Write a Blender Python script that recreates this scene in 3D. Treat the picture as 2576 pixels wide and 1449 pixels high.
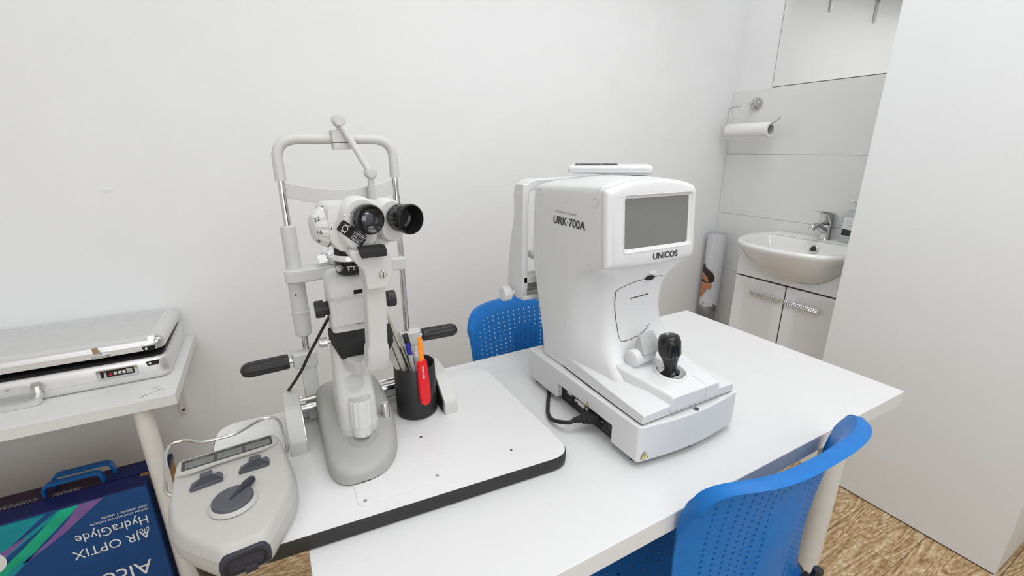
import bpy, bmesh, math, random
from mathutils import Vector, Matrix
random.seed(7)
S = bpy.context.scene
COL = S.collection
PI = math.pi
V = Vector
for o in list(bpy.data.objects):
    bpy.data.objects.remove(o)

# ------------------------------------------------------------------ camera, world, lights, exposure
cam_d = bpy.data.cameras.new('camera')
cam = bpy.data.objects.new('camera', cam_d)
COL.objects.link(cam)
S.camera = cam
cam_d.sensor_width = 36.0
cam_d.lens = 1125.0 / 2576.0 * 36.0
cam_d.clip_start = 0.02
YAW, PITCH, ROLL = 0.50003, 0.30195, -0.00284
fwd = V((math.sin(YAW) * math.cos(PITCH), math.cos(YAW) * math.cos(PITCH), -math.sin(PITCH)))
rgt = V((math.cos(YAW), -math.sin(YAW), 0))
upv = rgt.cross(fwd)
r2 = rgt * math.cos(ROLL) + upv * math.sin(ROLL)
u2 = upv * math.cos(ROLL) - rgt * math.sin(ROLL)
cam.matrix_world = Matrix(((r2.x, u2.x, -fwd.x, 0), (r2.y, u2.y, -fwd.y, 0), (r2.z, u2.z, -fwd.z, 1.257), (0, 0, 0, 1)))

W = bpy.data.worlds.new('world')
S.world = W
W.use_nodes = True
W.node_tree.nodes['Background'].inputs[0].default_value = (0.95, 0.97, 1.0, 1)
W.node_tree.nodes['Background'].inputs[1].default_value = 0.3


def area(name, loc, sx, sy, power, rot=(0, 0, 0), col=(1.0, 1.015, 1.04)):
    l = bpy.data.lights.new(name, 'AREA')
    l.shape = 'RECTANGLE'
    l.size, l.size_y = sx, sy
    l.energy = power
    l.color = col
    o = bpy.data.objects.new(name, l)
    o.location = loc
    o.rotation_euler = rot
    COL.objects.link(o)


area('ceiling_area_light', (0.55, 0.30, 2.66), 1.2, 0.6, 16)
area('ceiling_area_light', (0.85, -0.75, 2.66), 1.2, 0.6, 18)
area('ceiling_area_light', (-0.85, 0.10, 2.66), 0.6, 1.2, 5)
area('ceiling_area_light', (1.45, 0.95, 2.66), 0.6, 0.6, 8)  # added fill to brighten the washbasin alcove, no known fitting
area('front_fill_light', (-0.20, -1.19, 1.35), 1.5, 1.2, 15, rot=(math.radians(90), 0, 0), col=(0.97, 1.0, 1.05))  # added fill light behind the camera, lifts the shade under the tables
S.view_settings.view_transform = 'Standard'
S.view_settings.look = 'None'
S.view_settings.gamma = 1.0
S.view_settings.use_curve_mapping = False
S.view_settings.exposure = -0.43


# ------------------------------------------------------------------ materials
def mat(name, col, rough=0.5, metal=0.0, var=0.03, scale=60.0, bump=0.0, bscale=200.0, coat=0.0, trans=0.0, ior=1.45, spec=0.5):
    m = bpy.data.materials.new(name)
    m.use_nodes = True
    nt = m.node_tree
    b = nt.nodes['Principled BSDF']
    b.inputs['Roughness'].default_value = rough
    b.inputs['Metallic'].default_value = metal
    b.inputs['Coat Weight'].default_value = coat
    b.inputs['Transmission Weight'].default_value = trans
    b.inputs['IOR'].default_value = ior
    b.inputs['Specular IOR Level'].default_value = spec
    tc = nt.nodes.new('ShaderNodeTexCoord')
    n = nt.nodes.new('ShaderNodeTexNoise')
    n.inputs['Scale'].default_value = scale
    n.inputs['Detail'].default_value = 3
    nt.links.new(tc.outputs['Object'], n.inputs['Vector'])
    r = nt.nodes.new('ShaderNodeValToRGB')
    r.color_ramp.elements[0].color = tuple(max(0, c * (1 - var)) for c in col[:3]) + (1,)
    r.color_ramp.elements[1].color = tuple(min(1, c * (1 + var)) for c in col[:3]) + (1,)
    r.color_ramp.elements[0].position = 0.3
    r.color_ramp.elements[1].position = 0.7
    nt.links.new(n.outputs['Fac'], r.inputs['Fac'])
    nt.links.new(r.outputs['Color'], b.inputs['Base Color'])
    if bump:
        n2 = nt.nodes.new('ShaderNodeTexNoise')
        n2.inputs['Scale'].default_value = bscale
        n2.inputs['Detail'].default_value = 4
        nt.links.new(tc.outputs['Object'], n2.inputs['Vector'])
        bp = nt.nodes.new('ShaderNodeBump')
        bp.inputs['Strength'].default_value = bump
        bp.inputs['Distance'].default_value = 0.002
        nt.links.new(n2.outputs['Fac'], bp.inputs['Height'])
        nt.links.new(bp.outputs['Normal'], b.inputs['Normal'])
    return m


def wood_mat():
    m = bpy.data.materials.new('wood_look_tile')
    m.use_nodes = True
    nt = m.node_tree
    L = nt.links.new
    N = nt.nodes.new
    b = nt.nodes['Principled BSDF']
    b.inputs['Roughness'].default_value = 0.45
    tc = N('ShaderNodeTexCoord')
    oi = N('ShaderNodeObjectInfo')
    off = N('ShaderNodeVectorMath')
    off.operation = 'SCALE'
    off.inputs[0].default_value = (37, 53, 11)
    L(oi.outputs['Random'], off.inputs['Scale'])
    add = N('ShaderNodeVectorMath')
    L(tc.outputs['Object'], add.inputs[0])
    L(off.outputs[0], add.inputs[1])
    mp = N('ShaderNodeMapping')
    mp.inputs['Scale'].default_value = (0.9, 6.0, 1.0)
    L(add.outputs[0], mp.inputs['Vector'])
    n0 = N('ShaderNodeTexNoise')
    n0.inputs['Scale'].default_value = 2.2
    n0.inputs['Detail'].default_value = 1.6
    n0.inputs['Distortion'].default_value = 0.3
    L(mp.outputs[0], n0.inputs['Vector'])
    mul = N('ShaderNodeMath')
    mul.operation = 'MULTIPLY'
    mul.inputs[1].default_value = 17.0
    L(n0.outputs['Fac'], mul.inputs[0])
    fr = N('ShaderNodeMath')
    fr.operation = 'PINGPONG'
    fr.inputs[1].default_value = 0.5
    L(mul.outputs[0], fr.inputs[0])
    n1 = N('ShaderNodeTexNoise')
    n1.inputs['Scale'].default_value = 90
    n1.inputs['Detail'].default_value = 5
    mp2 = N('ShaderNodeMapping')
    mp2.inputs['Scale'].default_value = (0.6, 1.6, 1.0)
    L(add.outputs[0], mp2.inputs['Vector'])
    L(mp2.outputs[0], n1.inputs['Vector'])
    mx = N('ShaderNodeMath')
    mx.operation = 'MULTIPLY_ADD'
    mx.inputs[1].default_value = 0.62
    L(fr.outputs[0], mx.inputs[0])
    sc = N('ShaderNodeMath')
    sc.operation = 'MULTIPLY'
    sc.inputs[1].default_value = 0.95
    L(n1.outputs['Fac'], sc.inputs[0])
    L(sc.outputs[0], mx.inputs[2])
    r = N('ShaderNodeValToRGB')
    e = r.color_ramp.elements
    e[0].position = 0.38
    e[0].color = (0.26, 0.15, 0.062, 1)
    e[1].position = 0.92
    e[1].color = (0.78, 0.67, 0.50, 1)
    k = r.color_ramp.elements.new(0.56)
    k.color = (0.44, 0.285, 0.14, 1)
    k = r.color_ramp.elements.new(0.74)
    k.color = (0.56, 0.40, 0.225, 1)
    L(mx.outputs[0], r.inputs['Fac'])
    L(r.outputs['Color'], b.inputs['Base Color'])
    bp = N('ShaderNodeBump')
    bp.inputs['Strength'].default_value = 0.15
    bp.inputs['Distance'].default_value = 0.002
    L(mx.outputs[0], bp.inputs['Height'])
    L(bp.outputs['Normal'], b.inputs['Normal'])
    return m


M = {}
M['wall'] = mat('painted_wall', (0.84, 0.845, 0.84), 0.85, bump=0.10, bscale=260, var=0.012, scale=6)
M['ceil'] = mat('ceiling_paint', (0.82, 0.82, 0.81), 0.9)
M['partition'] = mat('partition_laminate', (0.82, 0.835, 0.84), 0.45, var=0.008, scale=8)
M['tile'] = mat('wall_tile_glaze', (0.78, 0.785, 0.77), 0.25, var=0.012, scale=5)
M['grout'] = mat('grout', (0.70, 0.70, 0.69), 0.9)
M['wood'] = wood_mat()
M['desk'] = mat('white_laminate', (0.725, 0.725, 0.72), 0.38, var=0.008, scale=10)
M['shelf'] = mat('white_laminate_shelf', (0.75, 0.75, 0.735), 0.4, var=0.01, scale=14)
M['legw'] = mat('white_powder_coat', (0.74, 0.73, 0.69), 0.5)
M['board'] = mat('board_top_melamine', (0.75, 0.75, 0.745), 0.35, var=0.008)
M['edge'] = mat('black_edge_rubber', (0.022, 0.021, 0.020), 0.5, bump=0.15, bscale=500, var=0.15)
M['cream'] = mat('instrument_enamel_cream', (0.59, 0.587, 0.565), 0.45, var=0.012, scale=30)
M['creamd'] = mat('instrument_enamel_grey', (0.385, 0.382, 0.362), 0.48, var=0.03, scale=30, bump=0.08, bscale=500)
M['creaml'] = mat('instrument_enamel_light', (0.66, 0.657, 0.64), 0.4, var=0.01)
M['white'] = mat('abs_white', (0.70, 0.70, 0.70), 0.42, var=0.006)
M['whited'] = mat('abs_white_shade', (0.60, 0.60, 0.595), 0.45, var=0.01)
M['chrome'] = mat('chrome', (0.66, 0.66, 0.66), 0.10, 1.0, var=0.02)
M['steel'] = mat('brushed_steel', (0.60, 0.59, 0.56), 0.28, 1.0, var=0.05)
M['alu'] = mat('aluminium_frame', (0.84, 0.84, 0.835), 0.40, 0.9, var=0.02)
M['alusheet'] = mat('aluminium_look_sheet', (0.66, 0.66, 0.655), 0.45, 0.2, var=0.03, bump=0.10, bscale=700)
M['black'] = mat('black_plastic', (0.018, 0.018, 0.018), 0.42, var=0.15)
M['blackg'] = mat('black_gloss', (0.010, 0.010, 0.011), 0.18, var=0.1)
M['blackm'] = mat('black_matte', (0.014, 0.013, 0.013), 0.75, var=0.15)
M['rubber'] = mat('black_rubber', (0.02, 0.018, 0.017), 0.6, var=0.15)
M['lens'] = mat('eyepiece_glass', (0.03, 0.035, 0.05), 0.04, 0.0, var=0.1, coat=1.0, spec=0.8)
M['screen'] = mat('grey_screen', (0.19, 0.19, 0.185), 0.35, var=0.03, scale=300)
M['ink'] = mat('black_ink', (0.03, 0.03, 0.03), 0.6)
M['inkw'] = mat('white_ink', (0.80, 0.80, 0.80), 0.6)
M['inkg'] = mat('grey_ink', (0.30, 0.30, 0.32), 0.6)
M['slate'] = mat('slate_plastic', (0.085, 0.088, 0.10), 0.5, var=0.1, bump=0.1, bscale=400)
M['slated'] = mat('slate_plastic_dark', (0.030, 0.030, 0.042), 0.5, var=0.12)
M['pd'] = mat('pupillometer_shell', (0.49, 0.482, 0.455), 0.5, var=0.01, bump=0.05, bscale=600)
M['window'] = mat('display_window', (0.16, 0.165, 0.165), 0.25, var=0.12, scale=90)
M['wframe'] = mat('display_bezel', (0.05, 0.045, 0.04), 0.4, var=0.2)
M['blue'] = mat('blue_polypropylene', (0.004, 0.165, 0.53), 0.5, var=0.05, bump=0.08, bscale=900)
M['chairf'] = mat('charcoal_frame', (0.03, 0.03, 0.035), 0.4)
M['navy'] = mat('navy_print', (0.003, 0.060, 0.215), 0.42, var=0.10, scale=25)
M['navyd'] = mat('dark_navy_print', (0.006, 0.010, 0.075), 0.45, var=0.2, scale=25)
M['plum'] = mat('plum_print', (0.028, 0.012, 0.032), 0.5, var=0.25, scale=25)
M['teal'] = mat('teal_print', (0.0, 0.27, 0.32), 0.45, var=0.15, scale=20)
M['green'] = mat('green_print', (0.005, 0.38, 0.22), 0.45, var=0.3, scale=12)
M['purple'] = mat('purple_print', (0.20, 0.11, 0.33), 0.45, var=0.15, scale=20)
M['bluep'] = mat('bright_blue_plastic', (0.005, 0.085, 0.28), 0.35, var=0.08)
M['card'] = mat('brown_cardboard', (0.30, 0.16, 0.05), 0.8, var=0.15, scale=90)
M['yel'] = mat('warning_yellow', (0.75, 0.62, 0.25), 0.5)
M['red'] = mat('red_plastic', (0.72, 0.010, 0.018), 0.38, var=0.05)
M['orange'] = mat('orange_plastic', (1.0, 0.27, 0.01), 0.4)
M['penclear'] = mat('clear_pen_barrel', (0.55, 0.55, 0.56), 0.15, var=0.05, coat=0.5)
M['penblue'] = mat('blue_pen_cap', (0.02, 0.025, 0.36), 0.3)
M['flex'] = mat('grey_film', (0.36, 0.35, 0.31), 0.5, var=0.08)
M['flexd'] = mat('beige_film', (0.46, 0.42, 0.32), 0.55, var=0.08)
M['ceramic'] = mat('white_ceramic', (0.82, 0.82, 0.80), 0.10, var=0.004, coat=0.6)
M['vanity'] = mat('vanity_white', (0.88, 0.90, 0.92), 0.3, var=0.006)
M['gap'] = mat('shadow_gap_brown', (0.05, 0.04, 0.03), 0.8)
M['paper'] = mat('paper_towel', (0.83, 0.83, 0.82), 0.95, bump=0.25, bscale=400, var=0.01)
M['mirror'] = mat('mirror_glass', (0.90, 0.905, 0.90), 0.012, 1.0, var=0.0)
M['mirroredge'] = mat('mirror_edge', (0.10, 0.11, 0.10), 0.3)
M['soapb'] = mat('soap_bottle_clear', (0.50, 0.52, 0.52), 0.12, var=0.04, coat=0.6)
M['label'] = mat('bottle_label', (0.80, 0.81, 0.80), 0.5)
M['labeld'] = mat('bottle_label_dark', (0.02, 0.045, 0.035), 0.5, var=0.5, scale=60)
M['crystal'] = mat('crystal_handle', (0.75, 0.75, 0.74), 0.1, 0.8, var=0.2, scale=200)
M['skin'] = mat('printed_skin', (0.50, 0.22, 0.12), 0.5, var=0.12, scale=40)
M['hair'] = mat('printed_hair', (0.035, 0.022, 0.018), 0.5, var=0.3, scale=60)
M['poster'] = mat('poster_paper', (0.66, 0.67, 0.70), 0.4, var=0.02)
M['posterg'] = mat('poster_grey_print', (0.22, 0.21, 0.20), 0.45, var=0.4, scale=30)
M['cable'] = mat('cable_black', (0.02, 0.017, 0.015), 0.5)
M['inside'] = mat('case_foam', (0.008, 0.008, 0.010), 0.9, var=0.3)


# ------------------------------------------------------------------ mesh helpers
def frame(z, x=None):
    z = V(z).normalized()
    if x is None:
        x = V((0, 0, 1)) if abs(z.z) < 0.9 else V((1, 0, 0))
    x = V(x)
    x = (x - z * x.dot(z)).normalized()
    return x, z.cross(x), z


def catmull(pts, sub=6):
    pts = [V(p) for p in pts]
    if len(pts) < 3 or sub < 2:
        return pts
    out = []
    for i in range(len(pts) - 1):
        p0 = pts[i - 1] if i else pts[0] * 2 - pts[1]
        p1, p2 = pts[i], pts[i + 1]
        p3 = pts[i + 2] if i + 2 < len(pts) else p2 * 2 - p1
        for k in range(sub):
            t = k / sub
            out.append(0.5 * (2 * p1 + (p2 - p0) * t + (2 * p0 - 5 * p1 + 4 * p2 - p3) * t * t + (3 * p1 - p0 - 3 * p2 + p3) * t ** 3))
    out.append(pts[-1])
    return out


def fillet(pts, r, n=6):
    """round the inner corners of a 3-D polyline with radius-like distance r"""
    pts = [V(p) for p in pts]
    out = [pts[0]]
    for i in range(1, len(pts) - 1):
        a, b, c = pts[i - 1], pts[i], pts[i + 1]
        ra = min(r, (a - b).length * 0.49)
        rc = min(r, (c - b).length * 0.49)
        p, q = b + (a - b).normalized() * ra, b + (c - b).normalized() * rc
        for k in range(n + 1):
            t = k / n
            out.append(p * (1 - t) ** 2 + b * 2 * t * (1 - t) + q * t * t)
    out.append(pts[-1])
    return out


def roundpoly(pts, r, n=4):
    """2-D closed polygon with rounded corners; r number or list; always len(pts)*(n+1) points"""
    out = []
    N = len(pts)
    for i in range(N):
        a, b, c = V(pts[i - 1]), V(pts[i]), V(pts[(i + 1) % N])
        rr = r[i] if isinstance(r, (list, tuple)) else r
        ra = min(rr, (a - b).length * 0.48)
        rc = min(rr, (c - b).length * 0.48)
        p, q = b + (a - b).normalized() * ra, b + (c - b).normalized() * rc
        for k in range(n + 1):
            t = k / n
            out.append(p * (1 - t) ** 2 + b * 2 * t * (1 - t) + q * t * t)
    return out


class MB:
    def __init__(self, m=None):
        self.bm = bmesh.new()
        self.m = m or Matrix.Identity(4)

    def v(self, p):
        return self.bm.verts.new(self.m @ V(p))

    def face(self, vs):
        try:
            return self.bm.faces.new(vs)
        except ValueError:
            return None

    def poly(self, pts):
        self.face([self.v(p) for p in pts])
        return self

    def loft(self, rings, cap0=True, cap1=True, closed=True):
        vs = [[self.v(p) for p in r] for r in rings]
        n = len(vs[0])
        for a, b in zip(vs, vs[1:]):
            for i in range(n if closed else n - 1):
                j = (i + 1) % n
                self.face([a[i], a[j], b[j], b[i]])
        if cap0 and closed:
            self.face(list(reversed(vs[0])))
        if cap1 and closed:
            self.face(vs[-1])
        return self

    def box(self, lo, hi):
        x0, y0, z0 = lo
        x1, y1, z1 = hi
        return self.loft([[(x0, y0, z0), (x1, y0, z0), (x1, y1, z0), (x0, y1, z0)], [(x0, y0, z1), (x1, y0, z1), (x1, y1, z1), (x0, y1, z1)]])

    def prism(self, pts, axis, a0, a1):
        def mk(p, a):
            return {'x': (a, p[0], p[1]), 'y': (p[0], a, p[1]), 'z': (p[0], p[1], a)}[axis]
        return self.loft([[mk(p, a0) for p in pts], [mk(p, a1) for p in pts]])

    def lathe(self, o, d, prof, n=28, cap0=True, cap1=True, mod=None, xref=None):
        X, Y, Z = frame(d, xref)
        o = V(o)
        rings = []
        for i, (t, r) in enumerate(prof):
            ring = []
            for k in range(n):
                a = 2 * PI * k / n
                rr = r * (mod(a, i) if mod else 1)
                ring.append(o + Z * t + X * (rr * math.cos(a)) + Y * (rr * math.sin(a)))
            rings.append(ring)
        return self.loft(rings, cap0, cap1)

    def cyl(self, p0, p1, r0, r1=None, n=20):
        p0, p1 = V(p0), V(p1)
        return self.lathe(p0, p1 - p0, [(0, r0), ((p1 - p0).length, r0 if r1 is None else r1)], n)

    def tube(self, pts, r, n=10, sub=1, flat=None, cap=True):
        """r: radius or list; flat=(a,b): elliptical/rect half sizes"""
        pts = catmull(pts, sub) if sub > 1 else [V(p) for p in pts]
        rings = []
        X = None
        for i, p in enumerate(pts):
            t = (pts[min(i + 1, len(pts) - 1)] - pts[max(i - 1, 0)]).normalized()
            if X is None:
                X, Y, _ = frame(t)
            else:
                X = (X - t * X.dot(t)).normalized()
                Y = t.cross(X)
            rr = r[min(i * len(r) // len(pts), len(r) - 1)] if isinstance(r, (list, tuple)) else r
            rings.append([p + X * (rr * math.cos(2 * PI * k / n)) + Y * (rr * math.sin(2 * PI * k / n)) for k in range(n)])
        return self.loft(rings, cap, cap)

    def ribbon(self, pts, side, hw, ht):
        """rectangular strip along pts; side: width direction (V or list), hw half width, ht half thickness"""
        pts = [V(p) for p in pts]
        rings = []
        for i, p in enumerate(pts):
            t = (pts[min(i + 1, len(pts) - 1)] - pts[max(i - 1, 0)]).normalized()
            s = V(side)
            s = (s - t * s.dot(t)).normalized()
            u = t.cross(s)
            w = hw[i] if isinstance(hw, (list, tuple)) else hw
            rings.append([p + s * w + u * ht, p - s * w + u * ht, p - s * w - u * ht, p + s * w - u * ht])
        return self.loft(rings)

    def grid(self, P, nu, nv):
        vs = [[self.v(P(i / nu, j / nv)) for i in range(nu + 1)] for j in range(nv + 1)]
        for j in range(nv):
            for i in range(nu):
                self.face([vs[j][i], vs[j][i + 1], vs[j + 1][i + 1], vs[j + 1][i]])
        return self


def root_of(o):
    while o.parent:
        o = o.parent
    return o


def build(name, mb, material, parent=None, bevel=0.0, seg=2, angle=35, smooth=True, loc=None, recalc=True):
    bm = mb.bm
    if recalc:
        bmesh.ops.recalc_face_normals(bm, faces=bm.faces)
    off = V(root_of(parent).location) if parent else V(loc or (0, 0, 0))
    if off.length:
        bmesh.ops.translate(bm, verts=bm.verts, vec=-off)
    me = bpy.data.meshes.new(name)
    bm.to_mesh(me)
    bm.free()
    o = bpy.data.objects.new(name, me)
    COL.objects.link(o)
    me.materials.append(material)
    if smooth:
        me.shade_smooth()
        if not bevel:
            me.set_sharp_from_angle(angle=math.radians(angle))
    if parent:
        o.parent = parent
    else:
        o.location = off
    if bevel:
        b = o.modifiers.new('bevel', 'BEVEL')
        b.width = bevel
        b.segments = seg
        b.limit_method = 'ANGLE'
        b.angle_limit = math.radians(angle)
        b.harden_normals = True
        b.use_clamp_overlap = True
        me.set_sharp_from_angle(angle=math.radians(75))
    return o


def carve(o, mb):
    """boolean-subtract the closed mesh mb (world coordinates) from o and bake it"""
    bmesh.ops.recalc_face_normals(mb.bm, faces=mb.bm.faces)
    off = V(root_of(o).location)
    bmesh.ops.translate(mb.bm, verts=mb.bm.verts, vec=-off)
    me = bpy.data.meshes.new('cut')
    mb.bm.to_mesh(me)
    mb.bm.free()
    c = bpy.data.objects.new('cut', me)
    COL.objects.link(c)
    c.location = off
    keep = [(m.width, m.segments, m.angle_limit) for m in o.modifiers if m.type == 'BEVEL']
    o.modifiers.clear()
    b = o.modifiers.new('cut', 'BOOLEAN')
    b.object = c
    b.solver = 'EXACT'
    b.operation = 'DIFFERENCE'
    bpy.context.view_layer.update()
    dg = bpy.context.evaluated_depsgraph_get()
    nm = bpy.data.meshes.new_from_object(o.evaluated_get(dg))
    o.modifiers.clear()
    o.data = nm
    bpy.data.objects.remove(c)
    nm.shade_smooth()
    nm.set_sharp_from_angle(angle=math.radians(35))
    for (w, s, a) in keep:
        bb = o.modifiers.new('bevel', 'BEVEL')
        bb.width, bb.segments, bb.limit_method, bb.angle_limit, bb.harden_normals = w, s, 'ANGLE', a, True


def thing(name, label, cat, loc=(0, 0, 0), group=None):
    o = bpy.data.objects.new(name, None)
    COL.objects.link(o)
    o.empty_display_size = 0.05
    o.location = loc
    return tag(o, label, cat, group)


def tag(o, label, cat, group=None):
    o['label'], o['category'] = label, cat
    if group:
        o['group'] = group
    return o


def structure(o, label=None):
    o['kind'] = 'structure'
    if label:
        o['label'] = label
    return o


def text(name, body, size, o, x, y, material, parent, align='LEFT', sx=1.0, shear=0.0, lift=0.0003, bold=0.0):
    """flat lettering: o origin, x reading direction, y up direction"""
    cu = bpy.data.curves.new('t', 'FONT')
    cu.body = body
    cu.size = size
    cu.align_x = align
    cu.shear = shear
    cu.offset = bold * size * 3
    cu.resolution_u = 3
    t = bpy.data.objects.new('t', cu)
    COL.objects.link(t)
    me = bpy.data.meshes.new_from_object(t)
    bpy.data.objects.remove(t)
    X = V(x).normalized()
    Y = V(y)
    Y = (Y - X * Y.dot(X)).normalized()
    Z = X.cross(Y)
    off = V(root_of(parent).location)
    for vv in me.vertices:
        vv.co = V(o) + X * vv.co.x * sx + Y * vv.co.y + Z * lift - off
    ob = bpy.data.objects.new(name, me)
    me.name = name
    COL.objects.link(ob)
    me.materials.clear()
    me.materials.append(material)
    ob.parent = parent
    return ob


def frame_m(o, x, y):
    X = V(x).normalized()
    Y = V(y)
    Y = (Y - X * Y.dot(X)).normalized()
    Z = X.cross(Y)
    o = V(o)
    return Matrix(((X.x, Y.x, Z.x, o.x), (X.y, Y.y, Z.y, o.y), (X.z, Y.z, Z.z, o.z), (0, 0, 0, 1)))


# ------------------------------------------------------------------ room shell
XL, XR, YF, YB, ZC = -1.45, 2.224, -1.25, 1.65, 2.70
fl = build('floor', MB().box((XL, YF, -0.06), (XR, YB, -0.0040)), mat('floor_joint', (0.30, 0.20, 0.11), 0.9))
structure(fl, 'brown wood look tiled floor')
yy, row = 0.55, 0
PW, PLN = 0.175, 0.90
rows = [0.55 - PW * k for k in range(-7, 11)]
for ri, y1 in enumerate(rows):
    y0, ytop = max(y1 - PW, YF), min(y1, YB)
    if ytop - y0 < 0.01:
        continue
    shift = 1.58 - PLN * 4 if abs(y1 - 0.55) < 1e-6 else 1.58 - PLN * 4 + (ri * 0.37) % PLN
    x = shift - PLN
    while x < XR:
        a, b = max(x, XL), min(x + PLN, XR)
        if b - a > 0.02:
            mb = MB()
            mb.box((a + 0.0008, y0 + 0.0008, -0.0040), (b - 0.0008, ytop - 0.0008, random.uniform(-0.0003, 0)))
            build('plank', mb, M['wood'], fl, smooth=False)
        x += PLN

structure(build('wall_back', MB().box((XL, YB, 0), (XR + 0.1, YB + 0.1, ZC)), M['wall']), 'long plain white painted wall behind the desk')
structure(build('wall_left', MB().box((XL - 0.1, YF, 0), (XL, YB, ZC)), M['wall']))
structure(build('wall_front', MB().box((XL, YF - 0.1, 0), (XR + 0.1, YF, ZC)), M['wall']))
wn = structure(build('added_window', MB().box((-1.0, YF, 0.70), (0.60, YF + 0.012, 2.0)), M['ceil']), 'unseen white window panel added with the fill light behind the viewer')  # unseen window, made up to go with the front fill light
for (a, b, c, d) in ((-1.0, 0.70, -0.95, 2.0), (0.55, 0.70, 0.60, 2.0), (-0.95, 0.70, 0.55, 0.75), (-0.95, 1.95, 0.55, 2.0)):
    build('added_window_frame', MB().box((a, YF + 0.012, b), (c, YF + 0.05, d)), M['ceil'], wn, bevel=0.003)
structure(build('ceiling', MB().box((XL, YF, ZC), (XR + 0.1, YB + 0.1, ZC + 0.1)), M['ceil']))
wr = structure(build('wall_right', MB().box((XR, YF, 0), (XR + 0.1, YB, ZC)), M['wall']), 'short white wall with grey tiles above the washbasin')
# tiles on the short wall, three courses visible plus the ones running down to the floor
TH = 0.309
tz = 1.535
n = 0
while tz > 0.02:
    z0 = max(tz - TH, 0.0)
    ya = YB
    j = 0
    while ya > 0.80:
        wdt = 0.90
        yb = max(ya - wdt, 0.80)
        mb = MB().box((XR - 0.008, yb + 0.001, z0 + 0.001), (XR, ya - 0.001, tz - 0.001))
        build('tile', mb, M['tile'], wr, bevel=0.0008, seg=1)
        ya = yb
    tz -= TH
mb = MB().box((XR - 0.0055, 0.80, 0), (XR, YB, 1.5345))
build('grout', mb, M['grout'], wr)
structure(build('wall_partition', MB().box((1.80, 0.21, 0.004), (XR, 0.80, ZC)), M['partition'], bevel=0.002), 'tall plain white partition standing at the right of the desk')
structure(build('partition_shade_strip', MB().box((1.803, 0.213, 0.0), (XR, 0.797, 0.0045)), M['gap']))  # dark strip that paints the shadow line under the partition
# small plaster scuff on the wall
mb = MB()
for (dx, dz, s) in ((0, 0, 0.006), (0.008, 0.0005, 0.005), (-0.010, 0.001, 0.004), (0.016, -0.001, 0.003)):
    mb.lathe((-0.383 + dx, YB, 1.1515 + dz), (0, -1, 0), [(0, s), (0.0008, s * 0.7), (0.0014, s * 0.2)], 10, mod=lambda a, i: 1 + 0.5 * abs(math.cos(a)) if i < 3 else 1)
build('plaster_scuff', mb, M['wall'], bpy.data.objects['wall_back'])

# ------------------------------------------------------------------ desk
DZ = 0.74
desk = thing('desk', 'long white laminate desk on round white legs carrying the two eye instruments', 'desk', (0.585, 0.654, 0))
build('desktop', MB().box((-0.0158, 0.354, DZ - 0.034), (1.187, 0.954, DZ)), M['desk'], desk, bevel=0.0015)
for (x, y) in ((1.102, 0.425), (1.102, 0.885), (0.075, 0.425), (0.075, 0.885)):
    lg = build('leg', MB().lathe((x, y, 0), (0, 0, 1), [(0.0, 0.024), (0.004, 0.026), (0.012, 0.027), (DZ - 0.037, 0.028)], 28), M['legw'], desk)
    build('leg_plate', MB().lathe((x, y, DZ - 0.038), (0, 0, 1), [(0, 0.052), (0.003, 0.052), (0.0038, 0.048)], 24), M['legw'], lg)

# ------------------------------------------------------------------ left shelf table with leg and wall bracket
SZ = 0.693
shelf = thing('side_table', 'narrow white wall side table with one round leg at far left under the silver case', 'table', (-0.8, 1.44, 0))
build('tabletop', MB().box((-1.40, 1.231, SZ - 0.028), (-0.257, 1.648, SZ)), M['shelf'], shelf, bevel=0.0012)
for x in (-0.333, -1.32):
    build('leg', MB().lathe((x, 1.262, 0), (0, 0, 1), [(0, 0.017), (0.004, 0.0185), (0.01, 0.0195), (SZ - 0.029, 0.0195)], 24), M['legw'], shelf)
for x in (-0.330, -1.2):
    mb = MB()
    mb.prism(roundpoly([(x - 0.009, 0.43), (x + 0.009, 0.43), (x + 0.009, SZ - 0.030), (x - 0.009, SZ - 0.030)], [0.008, 0.008, 0.001, 0.001]), 'y', 1.638, 1.6485)
    mb.box((x - 0.009, 1.30, SZ - 0.036), (x + 0.009, 1.648, SZ - 0.0285))
    bk = build('wall_bracket', mb, M['legw'], shelf, bevel=0.002)
    build('screw', MB().cyl((x, 1.638, 0.445), (x, 1.636, 0.445), 0.004, n=10), M['gap'], bk)
# printed paper remnants on the table top
mb = MB()
for (x, y, w, h, a) in ((-0.312, 1.262, 0.03, 0.006, 0.5), (-0.293, 1.276, 0.012, 0.008, 0.2), (-0.302, 1.290, 0.016, 0.004, 0.3), (-0.283, 1.268, 0.006, 0.004, 0.6), (-0.325, 1.252, 0.014, 0.003, 0.7)):
    X, Y = V((math.cos(a), math.sin(a), 0)) * w / 2, V((-math.sin(a), math.cos(a), 0)) * h / 2
    c = V((x, y, SZ + 0.0003))
    mb.poly([c - X - Y, c + X - Y * 0.6, c + X * 0.8 + Y, c - X * 0.9 + Y * 0.7])
build('worn_print', mb, mat('worn_print', (0.55, 0.55, 0.54), 0.6, var=0.25, scale=150), shelf)

# ------------------------------------------------------------------ aluminium trial lens case
cx0, cx1, cy0, cy1 = -0.78, -0.278, 1.345, 1.640
case = thing('silver_case', 'silver aluminium briefcase with lid slightly open lying on the side table', 'case', (-0.53, 1.49, SZ))
outl = [(cx0, cy0), (cx1, cy0), (cx1, cy1), (cx0, cy1)]


def rr(pts, r, inset, z, n=5):
    x0, y0, x1, y1 = pts[0][0] + inset, pts[0][1] + inset, pts[2][0] - inset, pts[2][1] - inset
    return [(p.x, p.y, z) for p in roundpoly([(x0, y0), (x1, y0), (x1, y1), (x0, y1)], max(r - inset, 0.002), n)]


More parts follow.
